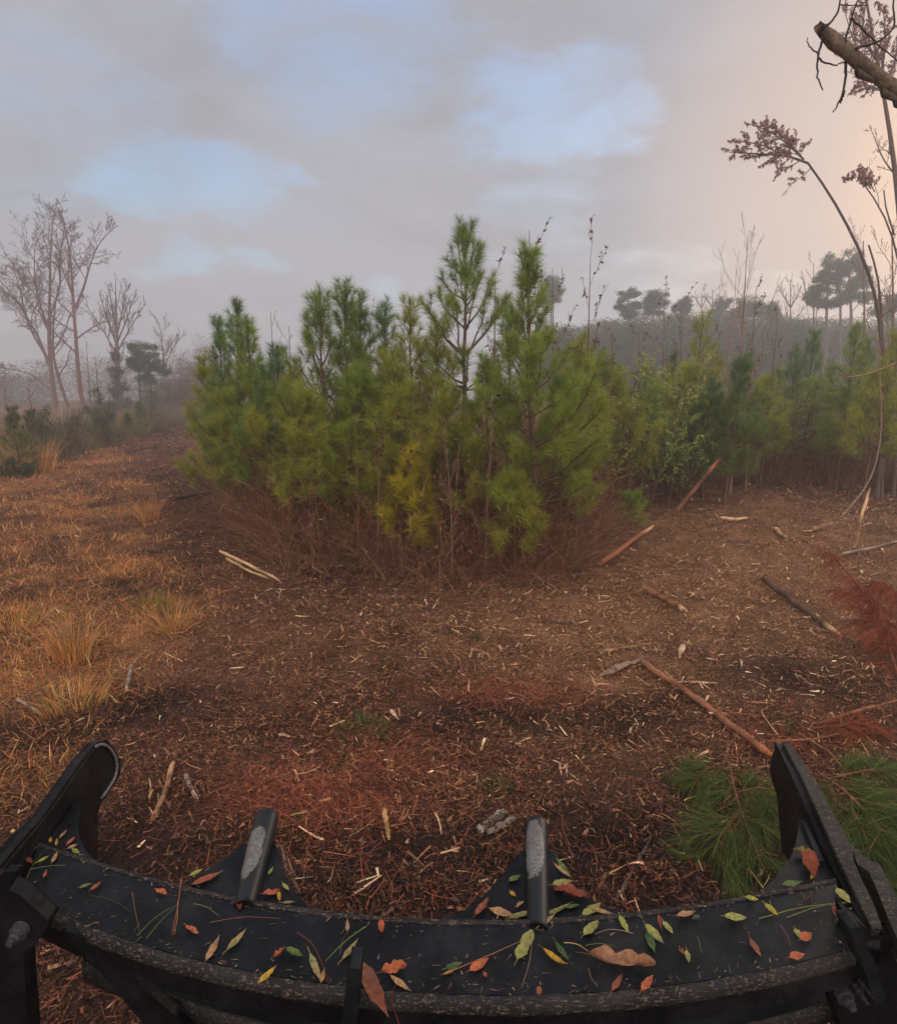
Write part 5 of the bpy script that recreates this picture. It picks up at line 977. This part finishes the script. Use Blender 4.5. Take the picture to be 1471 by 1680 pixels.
LB = fitline([(150, 1545), (230, 1577), (330, 1612), (450, 1637), (560, 1655), (700, 1672), (830, 1680), (960, 1675), (1070, 1655), (1240, 1622), (1385, 1588)], ZL, 4)
LF = fitline([(135, 1578), (190, 1605), (310, 1645), (440, 1680), (700, 1725), (900, 1725), (1100, 1705), (1240, 1678), (1380, 1640)], ZL, 4)
mb = MB(); mb.sweep(arc([(0, .006, -.02), (0, .006, 0), (1, -.004, 0), (1, -.004, -.02)], LB, LF)); part('lower_rail', M_paint, mb, bev=0)
mb = MB(); mb.sweep(arc([(0, 0, -.06), (0, 0, .003), (0, .0055, .003), (0, .0055, -.06)], LB, LF, .0012)); mb.sweep(arc([(1, -.0035, -.06), (1, -.0035, .004), (1, .003, .004), (1, .003, -.06)], LB, LF, .0012)); part('rail_edge', M_worn, mb, True, 0)
# vertical tusks at both ends, outlines taken on the upright plane of each tusk
def on_plane(px, py, a, n):
    d = ray(px, py); t = np.dot(np.asarray(a)-CAM, n)/np.dot(d, n); return CAM+d*t
def tusk(outline, A, B, thick, m=M_black, name='tusk'):
    A, B = PZ(*A), PZ(*B); d = B-A; n = nrm(np.array((d[1], -d[0], 0))); P = [on_plane(px, py, A, n) for px, py in outline]
    mb = MB(); mb.prism(P, n*thick); part(name, m, mb, bev=.004); return A, n, P
LT_ = [(-30, 1462), (0, 1424), (40, 1376), (75, 1336), (102, 1295), (137, 1245), (162, 1218), (175, 1215), (186, 1227), (198, 1249), (197, 1270), (188, 1286), (166, 1316), (160, 1336), (160, 1408), (146, 1412), (100, 1430), (60, 1480), (0, 1520), (-30, 1540)]
A, n, _ = tusk(LT_, (20, 1450, ZB), (170, 1222, ZB), -.032)
mb = MB()     # worn rim around the tip and a lighter flange along the upper edge
rim = [on_plane(px, py, A+n*.006, n) for px, py in ((158, 1224), (170, 1219), (182, 1228), (194, 1250), (193, 1268), (186, 1282), (168, 1308))]
mb.tubes(resample(np.array(rim), 18), np.full(18, .0055), (.5,)*3, 6); part('tusk_rim', M_scrape, mb, True, 0)
mb = MB(); fl = np.array([on_plane(px, py, A-n*.016, n) for px, py in ((-30, 1458), (0, 1420), (40, 1373), (75, 1333), (102, 1292), (137, 1242), (160, 1217))])
u = np.array((0, 0, 1.)); mb.sweep([[p+n*.017, p+n*.017+u*.006, p-n*.019+u*.006, p-n*.019] for p in resample(fl, 20)]); part('tusk_flange', M_worn, mb, False, 0)
mb = MB(); mb.prism([PZ(px, py, ZG) for px, py in ((58, 1392), (80, 1378), (104, 1346), (127, 1309), (131, 1318), (126, 1345), (129, 1372), (140, 1398), (160, 1418), (150, 1424))], (0, 0, -.02)); part('gusset', M_paint, mb, bev=.002)
RT_ = [(1262, 1262), (1266, 1240), (1273, 1224), (1285, 1220), (1310, 1268), (1340, 1334), (1365, 1390), (1390, 1440), (1422, 1494), (1445, 1530), (1440, 1580), (1400, 1560), (1375, 1500), (1360, 1445), (1330, 1440), (1298, 1440), (1293, 1405), (1297, 1380), (1293, 1350), (1283, 1325), (1267, 1286)]
A, n, _ = tusk(RT_, (1420, 1490, ZB), (1287, 1224, ZB), .006)
A, n, _ = tusk([(1286, 1219), (1311, 1266), (1341, 1332), (1366, 1388), (1391, 1438), (1423, 1492), (1440, 1526), (1446, 1560), (1420, 1560), (1380, 1480), (1300, 1400), (1290, 1300)], (1420, 1490, ZB), (1287, 1224, ZB), -.034)
mb = MB()
st = np.array([[PZ(a, b, ZB+.02), PZ(c, d, ZB+.02)] for a, b, c, d in ((1284, 1219, 1294, 1218), (1297, 1244, 1312, 1243), (1313, 1273, 1331, 1272), (1327, 1303, 1349, 1303), (1341, 1334, 1367, 1336), (1354, 1362, 1384, 1367), (1366, 1390, 1398, 1393), (1377, 1414, 1400, 1412), (1391, 1443, 1412, 1440), (1411, 1485, 1431, 1482), (1430, 1526, 1447, 1522))])
mb.sweep([[q[0], q[1], q[1]-np.array((0, 0, .014)), q[0]-np.array((0, 0, .014))] for q in st]); part('tusk_flange', M_worn, mb, False, .002)
for out in ([(1397, 1388), (1414, 1404), (1426, 1413), (1440, 1419), (1460, 1455), (1490, 1520), (1520, 1590), (1505, 1600), (1482, 1560), (1458, 1506), (1440, 1460), (1426, 1430), (1408, 1418)],):
    mb = MB(); mb.prism([PZ(px, py, ZB+.019) for px, py in out], (0, 0, -.05)); part('bracket_plate', M_worn, mb, bev=.003)
mb = MB(); mb.prism([PZ(px, py, ZG) for px, py in ((1312, 1345), (1318, 1345), (1345, 1400), (1372, 1448), (1340, 1456), (1235, 1474), (1272, 1442), (1296, 1410), (1306, 1385))], (0, 0, -.02)); part('gusset', M_paint, mb, bev=.002)
for P in ([(1316, 1346), (1324, 1352), (1350, 1412), (1342, 1412)],):
    mb = MB(); mb.prism([PZ(px, py, ZG+.012) for px, py in P], (0, 0, -.01)); part('weld_strip', M_paint, mb, bev=.002)
# two pipe prongs with triangular gussets
def prong(base, tip, d_base, d_tip, gus, peak):
    a, b = PZ(*base, ZB), PZ(*tip, ZB); n_ = 16; t = np.linspace(0, 1, n_)[:, None]; dr = nrm(b-a); a = a-dr*.02
    dep = lambda p: p[1]*math.cos(TH)-(p[2]-CAMZ)*math.sin(TH)
    r0, r1 = d_base*.5*dep(a)/F, d_tip*.5*dep(b)/F; rr = np.linspace(r0, r1, n_)
    Q = a+(b-a)*t; Q = np.concatenate((Q, [b+dr*r1*.12, b+dr*r1*.20])); rr = np.concatenate((rr, [r1*.9, r1*.6])); Q[:, 2] -= r0*.4
    n_ = 40; k_ = 24; t2 = np.linspace(0, 1, n_); tq = np.linspace(0, 1, len(Q)); Q = np.stack([np.interp(t2, tq, Q[:, q]) for q in range(3)], -1); rr = np.interp(t2, tq, rr)
    T = nrm(b-a); A_ = nrm(np.cross(T, (0, 0, 1.))); B_ = np.cross(T, A_); an = np.arange(k_)*2*math.pi/k_
    upz = (A_[2]*np.cos(an)+B_[2]*np.sin(an)); side = A_[0]*np.cos(an)+B_[0]*np.sin(an)
    wgt = np.clip(1.25-np.abs(t2-peak)/.33, 0, 1)[:, None]*np.clip(upz-.15-.35*side, 0, 1)[None, :]*1.15
    mb = MB(); mb.tubes(Q, rr, np.repeat(wgt.reshape(-1, 1), 3, 1), k_); part('prong', M_prong, mb, True, 0)
    for g in gus:
        mg = MB(); mg.prism([PZ(px, py, ZG) for px, py in g], (0, 0, -.018)); part('gusset', M_paint, mg, bev=.002)
prong((402, 1476), (437, 1338), 36, 40, [[(312, 1447), (345, 1425), (380, 1402), (398, 1384), (412, 1388), (395, 1472), (340, 1462)], [(425, 1388), (446, 1376), (455, 1395), (466, 1436), (482, 1462), (505, 1488), (410, 1476)]], .45)
prong((883, 1512), (880, 1350), 36, 38, [[(730, 1513), (775, 1487), (812, 1452), (845, 1410), (864, 1390), (875, 1400), (872, 1516)], [(895, 1395), (908, 1398), (930, 1440), (958, 1472), (995, 1490), (1040, 1500), (960, 1512), (892, 1516)]], .58)
# dark framework below
def slab(pts, Y, t, m=M_black, name='strut'):
    mb = MB(); mb.prism([PY(px, py, Y) for px, py in pts], (0, t, 0)); return part(name, m, mb, bev=.003)
slab([(105, 1528), (150, 1545), (200, 1572), (212, 1600), (330, 1710), (262, 1710), (182, 1612)], 1.26, .03)
slab([(-60, 1440), (-10, 1452), (32, 1470), (78, 1512), (60, 1547), (36, 1560), (40, 1620), (48, 1710), (-60, 1710)], 1.20, .04, name='end_plate')
slab([(1352, 1612), (1372, 1588), (1404, 1558), (1394, 1520), (1392, 1505), (1440, 1540), (1540, 1560), (1540, 1720), (1392, 1720), (1368, 1640)], 1.25, .05, name='end_plate')
slab([(1318, 1615), (1352, 1590), (1358, 1612), (1320, 1720), (1270, 1720), (1300, 1650)], 1.40, .03)
slab([(1394, 1526), (1411, 1522), (1424, 1560), (1440, 1606), (1450, 1634), (1446, 1645), (1436, 1642), (1424, 1606), (1408, 1562)], 1.16, .05, M_paint, 'rib')
slab([(573, 1590), (590, 1592), (586, 1640), (580, 1710), (556, 1710), (566, 1650)], 1.05, .05, M_paint, 'rib')
slab([(-20, 1460), (8, 1432), (26, 1432), (10, 1460), (-20, 1500)], 1.14, .02, M_black, 'bracket_plate')
slab([(-10, 1405), (28, 1362), (36, 1364), (30, 1374), (0, 1416)], 1.55, .02, M_worn, 'bracket_plate')
def bolt(px, py, Y, r):
    c = PY(px, py, Y); mb = MB(); mb.tubes(np.array((c+np.array((0, .02, 0)), c+np.array((0, .012, 0)), c+np.array((0, .006, 0)))), np.array((r*1.5, r*1.5, r*1.45)), (.5,)*3, 18); mb.tubes(np.array((c+np.array((0, .006, 0)), c+np.array((0, -.008, 0)), c+np.array((0, -.012, 0)))), np.array((r, r, r*.85)), (.5,)*3, 6); mb.tubes(np.array((c+np.array((0, -.01, 0)), c+np.array((0, -.022, 0)))), np.array((r*.5, r*.5)), (.5,)*3, 12)
    part('bolt', M_bolt, mb, False, .0012)
bolt(26, 1536, 1.178, .013); bolt(1390, 1642, 1.228, .014); bolt(1423, 1622, 1.228, .008); bolt(1412, 1632, 1.228, .006)

# ------------------------------------------------------------------ leaves, needles and twigs lying on the guard
LC = dict(gr=lin(96, 112, 56), dg=lin(58, 78, 44), yg=lin(146, 144, 76), ol=lin(130, 124, 74), ye=lin(180, 142, 46), tn=lin(164, 128, 88), ru=lin(146, 78, 54), re=lin(124, 56, 42), og=lin(178, 98, 60), br=lin(112, 70, 50), sp=lin(150, 106, 74), li=lin(134, 146, 62))
SEC = dict(gr='dg', dg='gr', yg='ol', ol='tn', ye='br', tn='br', ru='br', re='br', og='ru', br='ru', sp='br', li='ye')
lrg = np.random.default_rng(42)
def leaf(a, b, wpx, ck, label, surf='b', shape='oval', curl=.25, name='fallen_leaf'):
    z = dict(b=ZB+.005, g=ZG+.004, l=ZL+.004, f=ZB+.008)[surf]
    if surf == 's': return
    p0, p1 = PZ(*a, z), PZ(*b, z); ax = p1-p0; L = np.linalg.norm(ax); u = ax/L; sd = np.array((-u[1], u[0], 0)); dep = p0[1]*math.cos(TH)-(p0[2]-CAMZ)*math.sin(TH)
    fx = abs(sd[0])+abs(sd[1])*.72; W = wpx*dep/F/fx; n = 12; ncr = 7; V = []; cl = []
    cu = curl*lrg.uniform(.3, 2.4); tw = lrg.uniform(-.35, .35); ph = lrg.random()*6; c1 = LC[ck]; c2 = LC[SEC[ck]]; mixk = lrg.uniform(.1, .9)
    for i in range(n+1):
        t = i/n
        if shape == 'oval': wv = math.sin(math.pi*min(1, t*1.02)**.85)**.75
        elif shape == 'lance': wv = (math.sin(math.pi*t**.8))**1.25
        elif shape == 'lobed': wv = math.sin(math.pi*t)**.6*(.62+.38*abs(math.cos(3.1*math.pi*t+ph)))
        else: wv = min(1, 6*t)*min(1, 5*(1-t)+.15)
        wv = max(wv, .03)
        for j in range(ncr):
            s = (j/(ncr-1)-.5)*2; c = p0+ax*t
            q = c+sd*(s*W*.5*wv*(1+.10*math.sin(t*17+j*2+ph)+.08*math.sin(t*41+ph*3)))
            q = q+np.array((0, 0, W*.5*cu*(s*s*wv)+L*.18*cu*(2*t-1)**2*(1 if shape != 'lobed' else .5)+s*W*.35*tw*wv+(W*.12*math.sin(t*9+s*3+ph) if shape == 'lobed' else 0)))
            V.append(q); k = np.clip((t-mixk)*2.2+.35*s*math.sin(ph), 0, 1)*.55
            cl.append((c1*(1-k)+c2*k)*(.82 if j == ncr//2 else 1.0)*lrg.uniform(.9, 1.1))
    V = np.array(V); V[:, 2] += z+.0008-V[:, 2].min()
    Q = [(i*ncr+j, i*ncr+j+1, (i+1)*ncr+j+1, (i+1)*ncr+j) for i in range(n) for j in range(ncr-1)]
    mb = MB(); mb.add(V, Q, None, np.array(cl))
    st = np.array((V[ncr//2], V[ncr//2]-u*L*.10+np.array((0, 0, .002)), V[ncr//2]-u*L*.2)); st[:, 2] = np.maximum(st[:, 2], z+.001); mb.tubes(st, np.array((.0009, .0008, .0007)), c2, 4)
    return tag(mb.build(name, M_leaf, None, p0, True), label, 'leaf', 'leaves fallen on the black guard')
for row in LEAVES: leaf(*row)
def thread(pts, r, col, label, name='pine_needle', cat='needle', surf='b', lift=.004):
    z = dict(b=ZB+.003, g=ZG+.003, l=ZL+.003)[surf]; P = resample(np.array([PZ(a, b, z) for a, b in pts]), 14); P[:, 2] += r+lift*np.sin(np.linspace(0, math.pi, 14))+.0012*lrg.random(14)
    mb = MB(); mb.tubes(P, np.linspace(r, r*.5, 14)*.72, col, 5); return tag(mb.build(name, M_twig, None, P[0], True), label, cat, 'needles and twigs on the black guard')
NG = lin(96, 116, 60); NBR = lin(132, 82, 58); NR = lin(104, 50, 42)
for a in (([(226, 1536), (255, 1508), (293, 1484)], .0012, NG, 'long green needle pointing at a yellow sheath, upper of a pair'), ([(240, 1541), (268, 1510), (294, 1485)], .0011, NG, 'long green needle pointing at a yellow sheath, lower of a pair'),
          ([(298, 1442), (293, 1490), (282, 1536)], .0022, NBR, 'brown needle bundle crossing the rear edge, left half'), ([(292, 1480), (292, 1510), (286, 1535)], .0016, lin(150, 100, 66), 'short brown needle alongside the brown bundle'),
          ([(600, 1521), (568, 1546), (534, 1578)], .0016, lin(98, 128, 60), 'bright green needle bundle in the middle of the plate'), ([(487, 1531), (512, 1548), (526, 1578), (540, 1616)], .0016, NR, 'dark red curved needle running to the front lip'),
          ([(345, 1514), (400, 1507), (460, 1508)], .0011, NBR, 'thin brown needle lying lengthways behind the olive leaf'), ([(147, 1470), (182, 1478), (216, 1497)], .0014, lin(70, 58, 50), 'dark twig at the left end of the plate'),
          ([(217, 1465), (222, 1495), (230, 1533)], .0011, lin(120, 88, 66), 'thin brown twig next to the dark one'), ([(319, 1484), (338, 1490), (360, 1504)], .0012, NG, 'short green needle near the brown bundle'),
          ([(1244, 1508), (1310, 1492), (1392, 1480)], .0012, lin(130, 140, 70), 'long pale green needle reaching the right end plate'), ([(1290, 1506), (1340, 1490), (1388, 1482)], .0010, lin(130, 140, 70), 'second pale green needle beside the long one at the right end'),
          ([(1332, 1468), (1322, 1478), (1306, 1484)], .0013, NR, 'red twig, upper arm of a small red fork'), ([(1328, 1472), (1333, 1490)], .0012, NR, 'red twig, lower arm of a small red fork'),
          ([(727, 1600), (760, 1588), (800, 1572), (852, 1546)], .0017, lin(150, 104, 70), 'orange-brown twig leading to the oblong olive leaf'), ([(872, 1552), (868, 1585), (855, 1622)], .0012, lin(138, 110, 92), 'thin stalk below the oblong olive leaf'),
          ([(1038, 1532), (1000, 1527), (975, 1533)], .0012, lin(150, 124, 92), 'pale stalk right of the oval yellow-green leaf'), ([(925, 1548), (945, 1552), (965, 1562)], .0016, lin(176, 140, 92), 'tan twig above the spotted brown leaf'), ([(965, 1590), (968, 1608), (980, 1620)], .0013, lin(124, 94, 76), 'curled stalk left below the spotted brown leaf'),
          ([(1278, 1518), (1290, 1536), (1296, 1554)], .0012, lin(120, 72, 66), 'dark red needle left of the yellow strip leaf'), ([(1143, 1537), (1150, 1565)], .0010, NG, 'short green needle left of the folded brown leaf'), ([(660, 1700), (640, 1640), (655, 1605)], .0014, NR, 'reddish stalk rising beside the long brown leaf'),
          ([(42, 1448), (56, 1420), (70, 1400)], .0011, NG, 'green needle at the far left end of the plate'), ([(50, 1427), (80, 1424), (108, 1420)], .0010, lin(140, 140, 90), 'pale needle across the left end of the plate'),
          ([(960, 1552), (985, 1551), (1008, 1553)], .0010, NG, 'green needle above the spotted brown leaf'), ([(558, 1566), (562, 1545), (568, 1532)], .0010, lin(120, 96, 74), 'small brown stalk by the middle olive leaf')):
    thread(*a)
fk = MB(); n = 640; t = lrg.random(n); kx = (t*63).astype(int); al = lrg.uniform(.05, .97, n); al[:440] = np.where(lrg.random(440) < .65, lrg.uniform(0, .09, 440), lrg.uniform(.9, 1.0, 440))
P = BK_[kx]*(1-al[:, None])+FR_[kx]*al[:, None]; P[:, 2] += .0035; P[:, :2] += (lrg.random((n, 2))-.5)*.02; az = lrg.random(n)*6.28; D = np.stack((np.cos(az), np.sin(az), lrg.uniform(-.05, .15, n)), -1)
fk.strips(P, D, .003+.016*lrg.random(n)**2, .0012+.002*lrg.random(n)**3, np.stack((-np.sin(az), np.cos(az), np.zeros(n)), -1), np.array([lin(112, 92, 72), lin(96, 76, 60), lin(92, 92, 60), lin(140, 118, 92), lin(70, 54, 46)])[lrg.integers(0, 5, n)], 2, .1, (0, 0, -1), .7)
tag(fk.build('debris', M_litter), 'fine flecks of bark, dust and chaff on the black guard', 'debris', kind='stuff')

# ------------------------------------------------------------------ fog: one closed box of even air around everything
hz = MB(); X0, X1, Y0, Y1, Z0, Z1 = -165, 165, -55, 165, -1.6, 21
hz.add([(X0, Y0, Z0), (X1, Y0, Z0), (X1, Y1, Z0), (X0, Y1, Z0), (X0, Y0, Z1), (X1, Y0, Z1), (X1, Y1, Z1), (X0, Y1, Z1)], [(3, 2, 1, 0), (4, 5, 6, 7), (0, 1, 5, 4), (1, 2, 6, 5), (2, 3, 7, 6), (3, 0, 4, 7)])
mh = bpy.data.materials.new('haze'); mh.use_nodes = True; mh.node_tree.nodes.clear(); b = NB(mh.node_tree)
pv = b.n('ShaderNodeVolumePrincipled'); pv.inputs['Color'].default_value = (.95, .965, .985, 1); pv.inputs['Density'].default_value = .0040; pv.inputs['Anisotropy'].default_value = .55
b.link(pv.outputs[0], b.n('ShaderNodeOutputMaterial').inputs['Volume'])
tag(hz.build('haze', mh), 'thin grey morning fog over the whole clearing', 'fog', kind='stuff')
